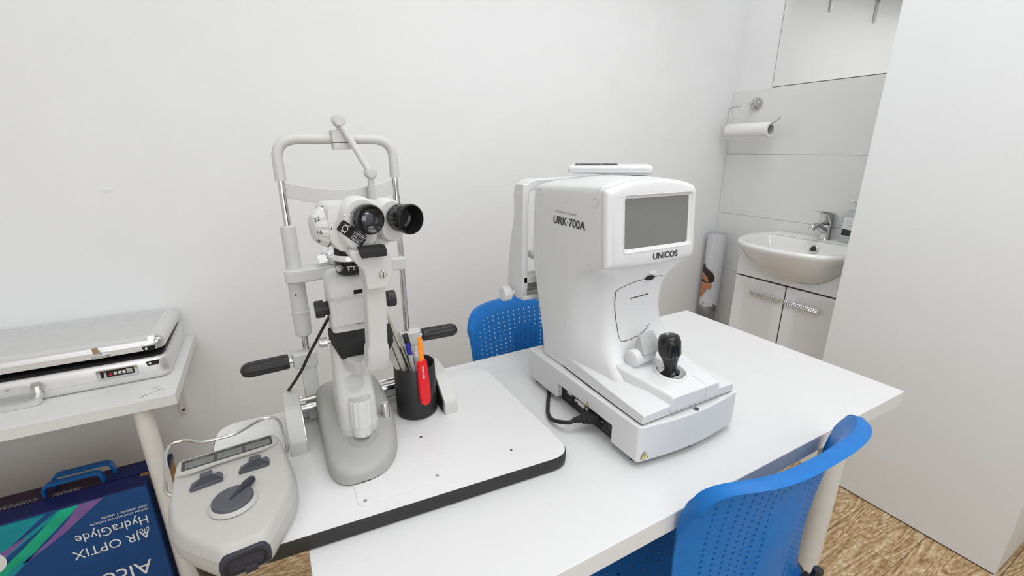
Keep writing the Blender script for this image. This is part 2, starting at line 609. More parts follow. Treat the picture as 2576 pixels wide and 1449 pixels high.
mb = MB()
prof = [(0.012, SZ + 0.0005), (0.004, SZ + 0.003), (0.0, SZ + 0.012), (0.0, SZ + 0.022), (0.0015, SZ + 0.0225), (0.0015, SZ + 0.0235), (0.0, SZ + 0.024), (0.0, SZ + 0.052), (0.002, SZ + 0.056), (0.005, SZ + 0.056), (0.005, SZ + 0.060), (0.012, SZ + 0.060)]
mb.loft([rr(outl, 0.032, i, z) for i, z in prof])
build('lower_shell', mb, M['alu'], case, angle=50)
build('foam_tray', MB().loft([rr(outl, 0.03, 0.010, SZ + 0.056), rr(outl, 0.03, 0.010, SZ + 0.0665)]), M['inside'], case)
# lid hinged at the back
HM = Matrix.Translation(V((0, cy1, SZ + 0.070))) @ Matrix.Rotation(math.radians(-1.9), 4, 'X') @ Matrix.Translation(V((0, -cy1, -(SZ + 0.070))))
lz = SZ + 0.0705
mb = MB(HM)
prof = [(0.012, lz), (0.003, lz), (0.003, lz + 0.004), (0.0, lz + 0.0045), (0.0, lz + 0.012), (0.0012, lz + 0.0125), (0.0012, lz + 0.0132), (0.0, lz + 0.0137), (0.0, lz + 0.017), (0.0022, lz + 0.022), (0.008, lz + 0.0280), (0.016, lz + 0.0308), (0.026, lz + 0.0318), (0.030, lz + 0.0318), (0.030, lz + 0.0308)]
mb.loft([rr(outl, 0.034, i, z) for i, z in prof])
lid = build('lid_frame', mb, M['alu'], case, angle=50)
build('lid_panel', MB(HM).loft([rr(outl, 0.034, 0.0302, lz + 0.028), rr(outl, 0.034, 0.0302, lz + 0.0315)]), M['alusheet'], case)
build('lid_lining', MB(HM).loft([rr(outl, 0.03, 0.014, lz - 0.001), rr(outl, 0.03, 0.014, lz + 0.0005)]), M['inside'], case)
# corner cap, hinge plates, latch, combination lock, handle
for (x, s) in ((cx1, 1), (cx0, -1)):
    mb = MB(HM)
    c = V((x - s * 0.014, cy0 + 0.013, lz + 0.0185))
    rings = []
    for a in range(7):
        t = a / 6 * PI / 2
        rings.append([(c.x + s * 0.0145 * math.cos(t) * math.cos(b) * 1.0, c.y - 0.0145 * math.cos(t) * math.sin(b), c.z + 0.0165 * math.sin(t)) for b in [k / 8 * PI / 2 * 1.3 - 0.2 for k in range(9)]])
    rings[-1] = [(p[0] + s * 0.0008 * math.cos(k), p[1] + 0.0008 * math.sin(k), p[2]) for k, p in enumerate(rings[-1])]
    mb.loft(rings, closed=False)
    # a sleeve running a little along the front edge
    mb.ribbon([(x - s * 0.030, cy0 + 0.0035, lz + 0.026), (x - s * 0.016, cy0 + 0.0035, lz + 0.026)], (0, 0.5, 0.8), 0.009, 0.0012)
    build('corner_cap', mb, M['chrome'], case)
for (z, M2) in ((SZ + 0.046, None), (lz + 0.006, HM)):
    mb = MB(M2)
    pts = roundpoly([(cx1 - 0.042, z - 0.006), (cx1 - 0.020, z - 0.006), (cx1 - 0.016, z + 0.006), (cx1 - 0.044, z + 0.006)], 0.002)
    mb.prism(pts, 'y', cy0 - 0.0016, cy0 + 0.002)
    pl = build('corner_plate', mb, M['blackg'], case)
    build('rivet', MB(M2).lathe((cx1 - 0.036, cy0 - 0.0016, z), (0, -1, 0), [(0, 0.0035), (0.001, 0.0032), (0.0018, 0.0015)], 12), M['chrome'], pl)
mb = MB(HM)
lx, lyy = -0.405, cy0 - 0.002
mb.tube([(lx - 0.014, lyy, lz + 0.006), (lx + 0.014, lyy, lz + 0.006)], 0.004, 8)
mb.prism(roundpoly([(lx - 0.013, lz + 0.001), (lx + 0.020, lz + 0.001), (lx + 0.020, lz + 0.010), (lx - 0.013, lz + 0.010)], 0.003), 'y', cy0 - 0.004, cy0 + 0.001)
mb.ribbon([(lx, cy0 - 0.003, lz + 0.006), (lx - 0.002, cy0 - 0.007, lz + 0.018), (lx - 0.003, cy0 - 0.008, lz + 0.031)], (1, 0, 0), 0.006, 0.0009)
build('latch', mb, M['chrome'], case, bevel=0.0006)
mb = MB()
mb.prism(roundpoly([(-0.420, SZ + 0.022), (-0.340, SZ + 0.022), (-0.340, SZ + 0.050), (-0.420, SZ + 0.050)], 0.003), 'y', cy0 - 0.004, cy0 + 0.001)
lk = build('combination_lock', mb, M['chrome'], case, bevel=0.0008)
build('lock_window', MB().box((-0.412, cy0 - 0.0046, SZ + 0.030), (-0.347, cy0 - 0.003, SZ + 0.047)), M['blackg'], lk)
for k in range(3):
    build('number_dial', MB().lathe((-0.387 + 0.0085 * k, cy0 - 0.0035, SZ + 0.038), (1, 0, 0), [(0, 0.0042), (0.001, 0.005), (0.006, 0.005), (0.007, 0.0042)], 12), M['steel'], lk)
build('lock_button', MB().box((-0.405, cy0 - 0.008, SZ + 0.026), (-0.400, cy0 - 0.003, SZ + 0.044)), M['chrome'], lk, bevel=0.001)
build('lock_slider', MB().prism([(-0.397, SZ + 0.035), (-0.391, SZ + 0.032), (-0.391, SZ + 0.042)], 'y', cy0 - 0.006, cy0 - 0.003), M['red'], lk)
build('lock_plate', MB().box((-0.362, cy0 - 0.0055, SZ + 0.033), (-0.350, cy0 - 0.003, SZ + 0.045)), M['steel'], lk, bevel=0.0006)
# carrying handle drooping onto the shelf
hp = fillet([(-0.524, cy0 - 0.006, SZ + 0.040), (-0.522, cy0 - 0.014, SZ + 0.018), (-0.527, cy0 - 0.026, SZ + 0.009), (-0.73, cy0 - 0.026, SZ + 0.009), (-0.735, cy0 - 0.014, SZ + 0.018), (-0.733, cy0 - 0.006, SZ + 0.040)], 0.014, 5)
build('handle', MB().ribbon(hp, (0, -0.45, 1), 0.0075, 0.0035), M['alu'], case, bevel=0.002)
for x in (-0.524, -0.733):
    mb = MB()
    mb.prism(roundpoly([(x - 0.010, SZ + 0.030), (x + 0.010, SZ + 0.030), (x + 0.010, SZ + 0.050), (x - 0.010, SZ + 0.050)], 0.003), 'y', cy0 - 0.009, cy0 + 0.001)
    build('handle_mount', mb, M['steel'], case, bevel=0.001)
mb = MB()
mb.prism(roundpoly([(-0.72, SZ + 0.026), (-0.538, SZ + 0.026), (-0.538, SZ + 0.047), (-0.72, SZ + 0.047)], 0.009), 'y', cy0 - 0.0025, cy0 + 0.001)
hp_ = build('handle_backplate', mb, M['alusheet'], case)
build('rivet', MB().lathe((-0.575, cy0 - 0.0025, SZ + 0.0435), (0, -1, 0), [(0, 0.004), (0.0012, 0.0036), (0.0018, 0.002)], 12), M['chrome'], hp_)

# ------------------------------------------------------------------ contact lens display carton under the side table
ctn = thing('display_carton', 'navy contact lens display carton printed upside down with blue handles under the side table', 'carton', (-0.62, 1.29, 0))
CY = 1.24
CZ = 0.466
build('front_half', MB().box((-0.97, CY, 0.0005), (-0.361, 1.288, CZ)), M['navy'], ctn, bevel=0.001)
bh = build('back_half', MB().box((-0.97, 1.293, 0.0005), (-0.320, 1.347, CZ)), M['card'], ctn, bevel=0.001)
build('top_sleeve', MB().box((-0.97, CY - 0.0004, CZ - 0.003), (-0.3615, 1.288, CZ + 0.0008)), M['navyd'], ctn)
build('top_band', MB().box((-0.971, 1.2925, CZ - 0.012), (-0.3195, 1.3475, CZ + 0.0008)), M['plum'], bh)
build('side_band', MB().box((-0.45, 1.2920, CZ - 0.013), (-0.3190, 1.3480, CZ + 0.0012)), M['navyd'], bh)
build('side_flap', MB().box((-0.377, 1.278, CZ - 0.03), (-0.3605, 1.2895, CZ + 0.0014)), M['card'], ctn)
for (y, x0, x1, zz) in ((1.305, -0.562, -0.452, 0.030), (1.333, -0.552, -0.436, 0.034)):
    hpth = fillet([(x0, y, CZ), (x0 + 0.004, y - 0.004, CZ + zz), (x1 - 0.004, y - 0.004, CZ + zz), (x1, y, CZ)], 0.014, 5)
    build('handle', MB().ribbon(hpth, (0, 1, 0), 0.009, 0.003), M['bluep'], ctn, bevel=0.001)


def face2(pts, lift):
    """flat printed shape on the carton front from (x, z) points"""
    mb = MB()
    mb.poly([(x, CY - lift, z) for x, z in pts])
    return mb


build('teal_stripe', face2([(-0.97, 0.459), (-0.617, 0.459), (-0.505, 0.4595), (-0.56, 0.425), (-0.63, 0.375), (-0.70, 0.31), (-0.80, 0.22), (-0.97, 0.10)], 0.0004), M['teal'], ctn)
build('blue_stripe', face2([(-0.545, 0.459), (-0.525, 0.459), (-0.60, 0.408), (-0.66, 0.355), (-0.70, 0.30), (-0.72, 0.30), (-0.63, 0.39)], 0.0006), M['navy'], ctn)
build('green_stripe', face2([(-0.520, 0.459), (-0.487, 0.4605), (-0.500, 0.445), (-0.56, 0.39), (-0.63, 0.325), (-0.76, 0.20), (-0.80, 0.20), (-0.70, 0.30), (-0.600, 0.385), (-0.545, 0.435)], 0.0008), M['green'], ctn)
build('teal_stripe', face2([(-0.595, 0.365), (-0.575, 0.372), (-0.63, 0.322), (-0.80, 0.17), (-0.83, 0.17), (-0.66, 0.315)], 0.0009), M['teal'], ctn)
build('purple_stripe', face2([(-0.487, 0.4605), (-0.440, 0.4615), (-0.475, 0.435), (-0.53, 0.392), (-0.60, 0.349), (-0.612, 0.346), (-0.56, 0.383), (-0.515, 0.425)], 0.0009), M['purple'], ctn)
build('purple_stripe', face2([(-0.66, 0.380), (-0.60, 0.409), (-0.585, 0.413), (-0.62, 0.385), (-0.66, 0.352)], 0.0009), M['purple'], ctn)
mb = MB()
mb.poly([(-0.661 + 0.031 * math.cos(2 * PI * k / 28), CY - 0.0012, 0.371 + 0.031 * math.sin(2 * PI * k / 28)) for k in range(28)])
rd = build('round_emblem', mb, M['inkw'], ctn)
for (dz, w) in ((-0.006, 0.02), (0.004, 0.022), (0.012, 0.018)):
    build('emblem_line', face2([(-0.655 - w / 2, 0.371 + dz), (-0.655 + w / 2, 0.371 + dz + 0.001), (-0.655 + w / 2, 0.371 + dz + 0.003), (-0.655 - w / 2, 0.371 + dz + 0.002)], 0.0015), M['inkg'], rd)
dn = dict(x=(-1, 0, 0), y=(0, 0, -1), parent=ctn, lift=0.0007)


def cword(body, size, xr, zb, sx=1.0, m=None, nm='printed_word'):
    text(nm, body, size, (xr, CY, zb), (-1, 0, 0), (0, 0, -1), m or M['inkw'], ctn, sx=sx, lift=0.0011)


cword('срок замены: 1 месяц', 0.0105, -0.368, 0.4085, 0.80)
cword('линзы контактные гибкие', 0.0105, -0.368, 0.3985, 0.86)
cword('HydraGlyde', 0.036, -0.373, 0.352 + 0.026, 0.80)
cword('plus', 0.020, -0.377, 0.3425 , 0.85)
cword('AIR OPTIX', 0.036, -0.378, 0.336, 0.88)
cword('Alcon', 0.058, -0.392, 0.245, 0.95)
text('printed_word', 'СОВРЕМЕННЫЕ', 0.020, (-0.575, 1.305, CZ + 0.0008), (-1, 0, 0), (0, -1, 0), M['inkg'], bh, sx=0.75, lift=0.0005)
text('printed_word', 'ЛИНЗЫ', 0.018, (-0.495, 1.302, CZ + 0.0008), (-1, 0, 0), (0, -1, 0), M['inkg'], bh, sx=0.75, lift=0.0005)

# ------------------------------------------------------------------ instrument board lying over the desk
BZ = 0.766
brd = thing('instrument_board', 'white board with thick black rubber edge under the slit lamp lying across the desk end', 'board', (0.13, 0.70, DZ))
bp = [(-0.147, 0.553), (0.398, 0.510), (0.400, 0.872), (-0.138, 0.892)]


def inset(pts, d):
    c = sum((V(p) for p in pts), V((0, 0))) / len(pts)
    return [tuple(V(p) - (V(p) - c).normalized() * d * 1.35) for p in pts]


def bring(d, z):
    return [(p.x, p.y, z) for p in roundpoly(inset(bp, d), 0.040 - d * 0.5, 8)]


mb = MB()
mb.loft([bring(0.004, DZ + 0.0002), bring(0.001, DZ + 0.003), bring(0.0, DZ + 0.012), bring(0.0004, BZ - 0.003), bring(0.0016, BZ - 0.0006), bring(0.0026, BZ - 0.0006)])
build('edge_band', mb, M['edge'], brd, angle=50)
build('board_top', MB().loft([bring(0.0018, BZ - 0.002), bring(0.0020, BZ)]), M['board'], brd, angle=30)
mb = MB()
pp = roundpoly([(0.0555, 0.561), (0.187, 0.558), (0.196, 0.686), (0.058, 0.700)], [0.010, 0.010, 0.008, 0.008], 5)
mb.loft([[(p.x, p.y, BZ) for p in pp], [(p.x, p.y, BZ + 0.0012) for p in pp]])
pl = build('cover_plate', mb, M['board'], brd, bevel=0.0006)
for (x, y) in ((0.066, 0.569), (0.176, 0.568), (0.184, 0.676)):
    s = build('screw', MB().lathe((x, y, BZ + 0.0012), (0, 0, 1), [(0, 0.0028), (0.0006, 0.0026), (0.0009, 0.0012)], 12), M['steel'], pl)
for (x, y) in ((0.308, 0.568),):
    build('screw_hole', MB().lathe((x, y, BZ), (0, 0, 1), [(0, 0.0022), (0.0003, 0.0022)], 10), M['gap'], brd)


# ------------------------------------------------------------------ perforated blue chairs
def chair(name, label, loc, rz, group):
    """chair in local space: sits on the floor, faces -Y (seat towards -Y, backrest on +Y)"""
    root = thing(name, label, 'chair', (0, 0, 0), group)
    hw, zb, zt = 0.198, 0.46, 0.831
    NC, NR = 19, 25

    def P(u, v, w):
        # u -1..1, v 0..1, w offset towards the back
        a = abs(u)
        drop = 0.052 * (1 - max(0.0, 1 - a ** 9) ** 0.5) + 0.007 * a * a
        taper = 1.0 - 0.12 * (1 - v) ** 1.5
        z = zb + v * (zt - drop - zb)
        x = u * hw * taper
        y = 0.035 - (0.016 * a ** 2 + 0.046 * a ** 4) * (0.35 + 0.65 * v) + 0.05 * v * v - 0.01 * v
        d = max(0.0, 1 - (a / 0.40) ** 2)
        q = min(1.0, max(0.0, (0.80 - v) / 0.35))
        y += 0.016 * d * d * (3 - 2 * d) * q * q * (3 - 2 * q)
        y += 0.010 * max(0.0, (v - 0.90) / 0.10) ** 2   # lip curling back
        return V((x, y + w, z))

    def shell(P, us, vs, th, hole, bump):
        mb = MB()
        NU, NV = len(us) - 1, len(vs) - 1
        gf = {}

        def gv(i, j, s):
            k = (i, j, s)
            if k not in gf:
                gf[k] = mb.v(P(us[i], vs[j], th * s))
            return gf[k]
        for j in range(NV):
            for i in range(NU):
                hl = hole(i, j)
                for s in (0, 1):
                    c = [gv(i, j, s), gv(i + 1, j, s), gv(i + 1, j + 1, s), gv(i, j + 1, s)]
                    if not hl or (hl == 2 and s == 1):
                        mb.face(c if s else c[::-1])
                        continue
                    uc, vc = (us[i] + us[i + 1]) / 2, (vs[j] + vs[j + 1]) / 2
                    du, dv = us[i + 1] - us[i], vs[j + 1] - vs[j]
                    ring = []
                    for k in range(8):
                        an = -3 * PI / 4 + k * PI / 4
                        ring.append((uc + du * bump[0] * math.cos(an), vc + dv * bump[1] * math.sin(an)))
                    R = [mb.v(P(a, b, th * s)) for a, b in ring]
                    corner = [c[0], None, c[1], None, c[2], None, c[3], None]
                    for k in range(0, 8, 2):
                        c0, c1 = corner[k], corner[(k + 2) % 8]
                        f = [c0, c1, R[(k + 2) % 8], R[k + 1], R[k]]
                        mb.face(f if s else f[::-1])
                    if hl == 1 and s == 0:
                        R0 = R
                    elif hl == 1:
                        for k in range(8):
                            mb.face([R0[k], R0[(k + 1) % 8], R[(k + 1) % 8], R[k]])
                    else:
                        D = [mb.v(P(a, b, th * 0.45)) for a, b in ring]
                        for k in range(8):
                            mb.face([R[k], R[(k + 1) % 8], D[(k + 1) % 8], D[k]])
                        mb.face(D)
        # rim
        loop = [(i, 0) for i in range(NU)] + [(NU, j) for j in range(NV)] + [(i, NV) for i in range(NU, 0, -1)] + [(0, j) for j in range(NV, 0, -1)]
        for (a, b) in zip(loop, loop[1:] + loop[:1]):
            mb.face([gv(a[0], a[1], 0), gv(b[0], b[1], 0), gv(b[0], b[1], 1), gv(a[0], a[1], 1)])
        return mb
    m1 = 0.135
    us = [-1.0, -0.985, -0.95, -1 + m1] + [-1 + m1 + (2 - 2 * m1) * k / NC for k in range(1, NC)] + [1 - m1, 0.95, 0.985, 1.0]
    vs = [0, 0.06] + [0.06 + (0.925 - 0.06) * k / NR for k in range(1, NR)] + [0.925, 0.955, 0.985, 1.0]

    def hb(i, j):
        c, r = i - 3, j - 1
        if c < 0 or c >= NC or r < 0 or r >= NR:
            return 0
        if c in (0, NC - 1) and r > NR - 3:
            return 0
        mid = abs(c - (NC - 1) / 2)
        top = NR - 4 - (1 if mid > 1.5 else 0)
        if mid <= 2.5 and r < top:
            return 2
        return 1
    build('backrest', shell(P, us, vs, 0.0034, hb, (0.165, 0.215)), M['blue'], root, angle=40, recalc=False)
    # rolled top and side rim
    # thick rolled rim: a tapering band, wider along the top
    tt = [-1, -0.998, -0.99, -0.978, -0.96, -0.94, -0.91, -0.88, -0.84] + [-0.8 + k / 20 for k in range(33)] + [0.84, 0.88, 0.91, 0.94, 0.96, 0.978, 0.99, 0.998, 1]
    edge = [(-1.0, v / 28) for v in range(6, 28)] + [(k, 1.0) for k in tt] + [(1.0, v / 28) for v in range(27, 5, -1)]
    mb = MB()
    rings = []
    for k, (u, v) in enumerate(edge):
        p = P(u, v, 0.0)
        topness = max(0.0, (v - 0.70) / 0.30) ** 1.5
        w = 0.0065 + 0.0150 * topness
        ins = V((-0.010 * (1 if u > 0.999 else -1 if u < -0.999 else u ** 9), 0, -0.010 if v >= 1 else -0.002)) * 0.5
        q0 = p + V((0, -0.001, 0))
        q1 = p + V((0, w * 0.55, 0)) + V((0.002 * u, 0, 0.002 * topness))
        q2 = p + V((0, w, 0)) + ins * 0.5
        q3 = p + V((0, 0.0065, 0)) + ins * 2.2
        q4 = p + V((0, 0.002, 0)) + ins * 2.0
        rings.append([q0, q1, q2, q3, q4])
    mb.loft(rings)
    build('rim', mb, M['blue'], root, angle=60)
    sz = 0.455

    def Q(u, v, w):
        a = abs(u)
        x = u * 0.212 * (1 - 0.06 * v * v) * (0.74 + 0.26 * min(1.0, v / 0.30) ** 0.6)
        rd = 0.05 * (1 - max(0.0, 1 - a ** 6) ** 0.5)
        y = 0.035 - v * (0.355 - rd)
        z = sz - 0.012 * (1 - a * a) * (1 - (2 * v - 0.9) ** 2 * 0.6) - 0.03 * max(0, (v - 0.85) / 0.15) ** 2
        return V((x, y, z + w))
    us2 = [-1.0, -0.88] + [-0.88 + 1.76 * k / 19 for k in range(1, 19)] + [0.88, 1.0]
    vs2 = [0, 0.07] + [0.07 + 0.83 * k / 18 for k in range(1, 18)] + [0.90, 0.97, 1.0]
    build('seat', shell(Q, us2, vs2, -0.006, lambda i, j: 1 if 1 <= i < 20 and 1 <= j < 19 and (i + j) % 2 == 0 else 0, (0.20, 0.20)), M['blue'], root, angle=40)
    for s in (-1, 1):
        mb = MB()
        mb.tube(fillet([(s * 0.20, -0.285, 0.0125), (s * 0.20, -0.280, 0.43), (s * 0.20, 0.02, 0.43), (s * 0.20, 0.085, 0.0125)], 0.05, 6), 0.011, 10)
        build('leg_frame', mb, M['chairf'], root)
        mb = MB()
        mb.tube(fillet([(s * 0.15, -0.15, 0.437), (s * 0.15, 0.055, 0.437), (s * 0.15, 0.062, 0.50)], 0.03, 5), 0.009, 8)
        mb.lathe((s * 0.160, 0.036, 0.45), (0, 1, 0), [(0, 0.013), (0.008, 0.013), (0.010, 0.010)], 16)
        build('back_bracket', mb, M['chairf'], root)
        for yy in (-0.285, 0.085):
            build('foot_cap', MB().lathe((s * 0.20, yy, 0.0), (0, 0, 1), [(0, 0.013), (0.02, 0.013), (0.023, 0.011)], 12), M['black'], root)
    for yy in (-0.22, 0.0):
        build('crossbar', MB().tube([(-0.20, yy, 0.43), (0.20, yy, 0.43)], 0.009, 8), M['chairf'], root)
    root.location = loc
    root.rotation_euler = (0, 0, rz)
    return root


chair('visitor_chair', 'blue perforated plastic chair between the desk and the white wall behind the refractometer', (0.640, 1.030, 0), 0.0, 'blue perforated chairs')
chair('visitor_chair', 'blue perforated plastic chair at the near front edge of the desk with its rear seen', (0.664, 0.352, 0), PI, 'blue perforated chairs')

# ------------------------------------------------------------------ slit lamp (one instrument bolted to the board)
slit = thing('slit_lamp', 'cream slit lamp microscope with black eyepieces and chin rest frame on the white board', 'slit lamp', (0.10, 0.75, BZ))
PY = 0.84
PXL, PXR = 0.0285, 0.2155
T0 = BZ

# --- rail covers
cprof = roundpoly([(0.7285, T0), (0.7285, T0 + 0.026), (0.780, T0 + 0.064), (0.838, T0 + 0.068), (0.850, T0 + 0.058), (0.850, T0)], [0.001, 0.006, 0.012, 0.01, 0.01, 0.001], 4)
for (a, b, side) in ((-0.0215, 0.0035, 1), (0.2475, 0.2725, -1)):
    mb = MB().prism([(p.x - (0.007 if side < 0 and p.x < 0.8 else 0), p.y) for p in cprof], 'x', a, b)
    rc = build('rail_cover', mb, M['cream'], slit, bevel=0.0035, seg=3)
    inn = b if side > 0 else a
    ip = [(p.x * 0.94 + 0.80 * 0.06, T0 + (p.y - T0) * 0.93) for p in cprof]
    build('rail_face', MB().prism(ip, 'x', inn - 0.0004 * side, inn + 0.0012 * side), M['blackm'] if side < 0 else M['steel'], rc)
    build('screw', MB().lathe((inn + 0.001 * side, 0.825, T0 + 0.054), (side, 0, 0), [(0, 0.004), (0.004, 0.004), (0.005, 0.003)], 12), M['steel'], rc)
# --- axle
mb = MB()
mb.cyl((0.003, 0.818, T0 + 0.036), (0.248, 0.818, T0 + 0.036), 0.0080, n=20)
build('axle', mb, M['chrome'], slit)
build('axle_rod', MB().cyl((0.003, 0.822, T0 + 0.050), (0.248, 0.822, T0 + 0.050), 0.0032, n=12), M['steel'], slit)
build('lower_beam', MB().box((0.003, 0.838, T0 + 0.002), (0.248, 0.852, T0 + 0.028)), M['creaml'], slit, bevel=0.002)

# --- cross slide base
st = [(0.6085, 0.0745, 0.010, 0.016), (0.611, 0.0748, 0.022, 0.021), (0.617, 0.0755, 0.033, 0.025), (0.628, 0.077, 0.043, 0.029), (0.645, 0.080, 0.051, 0.034), (0.668, 0.0835, 0.0565, 0.040), (0.695, 0.087, 0.0595, 0.047), (0.718, 0.0885, 0.0610, 0.053), (0.738, 0.089, 0.0615, 0.061), (0.752, 0.089, 0.0615, 0.067), (0.765, 0.089, 0.0610, 0.0700), (0.800, 0.089, 0.0605, 0.071), (0.832, 0.089, 0.0600, 0.070), (0.838, 0.089, 0.0585, 0.067)]
rings = []
for (y, cx, hw, h) in st:
    r = []
    for k in range(19):
        a = PI * k / 18
        c, s = math.cos(a), math.sin(a)
        e = 0.42
        r.append((cx + hw * math.copysign(abs(c) ** e, c), y, T0 + 0.004 + (h - 0.004) * s ** e))
    r = [(cx + hw, y, T0 + 0.0026)] + r + [(cx - hw, y, T0 + 0.0026)]
    rings.append(r)
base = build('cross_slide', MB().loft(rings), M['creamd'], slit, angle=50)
rings2 = [[(cx + (hw - 0.002) * sx, y, z) for (sx, z) in ((-1, T0 + 0.0014), (1, T0 + 0.0014), (1, T0 + 0.0030), (-1, T0 + 0.0030))] for (y, cx, hw, h) in st]
build('base_gasket', MB().loft(rings2), M['blackm'], base)
# joystick with dished ring
jc = V((0.0865, 0.6705, T0 + 0.0405))
jn = V((0, -0.22, 1))
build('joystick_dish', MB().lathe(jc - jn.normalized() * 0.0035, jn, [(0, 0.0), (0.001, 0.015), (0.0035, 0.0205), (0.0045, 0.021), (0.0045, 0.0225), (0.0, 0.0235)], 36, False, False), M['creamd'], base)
jd = V((0.035, 0.02, 1))
build('joystick_knob', MB().lathe(jc + V((0, 0, 0.002)), jd, [(0, 0.009), (0.004, 0.0145), (0.007, 0.0150), (0.022, 0.0152), (0.0225, 0.0172), (0.062, 0.0178), (0.066, 0.0172), (0.0675, 0.015), (0.0655, 0.0135), (0.0655, 0.002)], 72, mod=lambda a, i: 1 - (0.075 * max(0, math.cos(12 * a)) ** 0.7 if 4 <= i <= 6 else 0)), M['creaml'], base)
lv = V((0.132, 0.7035, T0 + 0.040))
build('lock_lever', MB().lathe(lv, (0.02, 0.05, 1), [(0, 0.0068), (0.028, 0.0072), (0.0305, 0.0060), (0.031, 0.001)], 20), M['steel'], base)

# --- column (lower tower)
cols = [(0.045, 0.0355, 0.676, 0.757), (0.06, 0.0365, 0.676, 0.758), (0.09, 0.0365, 0.675, 0.759), (0.104, 0.036, 0.676, 0.759), (0.112, 0.0350, 0.681, 0.758), (0.146, 0.033, 0.697, 0.757), (0.172, 0.032, 0.706, 0.756), (0.190, 0.0315, 0.710, 0.756)]
rings = []
for (h, hw, ya, yb) in cols:
    pts = roundpoly([(0.0870 - hw * 0.82, ya), (0.0870 + hw * 0.82, ya), (0.0870 + hw * 0.82, yb), (0.0870 - hw * 0.82, yb)], [0.026, 0.026, 0.012, 0.012], 7)
    rings.append([(p.x, p.y, T0 + h) for p in pts])
colm = build('tower_column', MB().loft(rings), M['creaml'], slit, angle=40)
ring0 = [(p.x, p.y, T0 + 0.04) for p in roundpoly([(0.0560, 0.674), (0.1180, 0.674), (0.1180, 0.76), (0.0560, 0.76)], 0.026, 7)]
build('column_skirt', MB().loft([ring0, [(x, y, T0 + 0.056) for x, y, z in ring0]]), M['cream'], colm, bevel=0.002)
build('pivot_cover', MB().lathe((0.086, 0.6905, T0 + 0.130), (0, -0.88, 0.45), [(0, 0.0145), (0.0012, 0.0145), (0.0014, 0.0140), (0.0014, 0.001)], 30), M['cream'], colm)
build('pivot_cover', MB().lathe((0.085, 0.7005, T0 + 0.160), (0, -0.9, 0.40), [(0, 0.013), (0.003, 0.013), (0.0034, 0.0125), (0.0034, 0.001)], 30), M['cream'], colm)

# --- illumination tower body
TBX0, TBX1, TBY0, TBY1 = 0.0645, 0.1495, 0.690, 0.765
tz0, tz1 = 0.945, 1.072


def bodyring(ins, z, yf=0.0):
    return [(p.x, p.y, z) for p in roundpoly([(TBX0 + ins, TBY0 + ins + yf), (TBX1 - ins, TBY0 + ins + yf), (TBX1 - ins, TBY1 - ins), (TBX0 + ins, TBY1 - ins)], 0.008, 4)]


mb = MB()
mb.loft([bodyring(0.002, tz0), bodyring(0.0, tz0 + 0.003), bodyring(0.0, 0.990), bodyring(0.002, 0.9915), bodyring(0.002, 0.9935), bodyring(0.0, 0.995), bodyring(0.0, 1.0365), bodyring(0.0025, 1.038), bodyring(0.0025, 1.0405), bodyring(0.0, 1.042), bodyring(0.0, 1.060), bodyring(0.006, 1.070), bodyring(0.012, 1.0735)])
tow = build('lamp_tower', mb, M['creaml'], slit, angle=50)
for z in (1.0475, 0.9985):
    build('scale_slot', MB().box((0.100, TBY0 - 0.0006, z - 0.0032), (0.133, TBY0 + 0.002, z + 0.0032)), M['blackg'], tow)
build('index_mark', MB().lathe((0.1195, TBY0 - 0.0005, 0.9985), (0, -1, 0), [(0, 0.0018), (0.0006, 0.001)], 8), M['inkw'], tow)
build('index_mark', MB().box((0.1215, TBY0 - 0.0009, 1.0445), (0.1221, TBY0, 1.0505)), M['inkw'], tow)
build('front_panel', MB().prism(roundpoly([(0.072, 0.9965), (0.142, 0.9965), (0.142, 1.0345), (0.072, 1.0345)], 0.003), 'y', TBY0 - 0.0025, TBY0 + 0.002), M['creaml'], tow, bevel=0.001)
# black lamp housing wrapping the bottom
mb = MB()
yb0 = 0.671
mb.loft([[(0.070, 0.676, 0.946), (0.143, 0.676, 0.946), (0.149, 0.735, 0.953), (0.062, 0.735, 0.953)],
         [(0.0655, yb0, 0.958), (0.1485, yb0, 0.958), (0.1505, 0.735, 0.962), (0.0600, 0.735, 0.962)],
         [(0.0655, yb0 + 0.002, 0.972), (0.1505, yb0 + 0.002, 0.972), (0.1525, 0.735, 0.978), (0.0600, 0.735, 0.978)],
         [(0.0635, 0.690, 0.986), (0.1505, 0.690, 0.986), (0.1520, 0.735, 0.980), (0.0605, 0.735, 0.980)]])
lh = build('lamp_housing', mb, M['blackm'], slit, bevel=0.0015)
build('housing_screw', MB().lathe((0.112, yb0 - 0.0005, 0.966), (0, -1, 0), [(0, 0.0045), (0.002, 0.004), (0.003, 0.002)], 14), M['steel'], lh)
# slit width knobs
for (x, s) in ((0.066, -1), (0.148, 1)):
    mb = MB()
    mb.lathe((x, 0.722, 1.018), (s, 0, 0), [(0, 0.011), (0.005, 0.0115), (0.0052, 0.0105), (0.0085, 0.0105), (0.0087, 0.0138), (0.019, 0.0138), (0.0215, 0.0128), (0.0215, 0.0098), (0.0205, 0.0095)], 40, mod=lambda a, i: 1 - 0.02 * (1 + math.cos(20 * a)) if i in (4, 5) else 1)
    k = build('slit_width_knob', mb, M['black'], slit)
    build('knob_scale', MB().lathe((x + s * 0.0200, 0.722, 1.018), (s, 0, 0), [(0, 0.0095), (0.0008, 0.0093), (0.0008, 0.001)], 28), M['steel'], k)
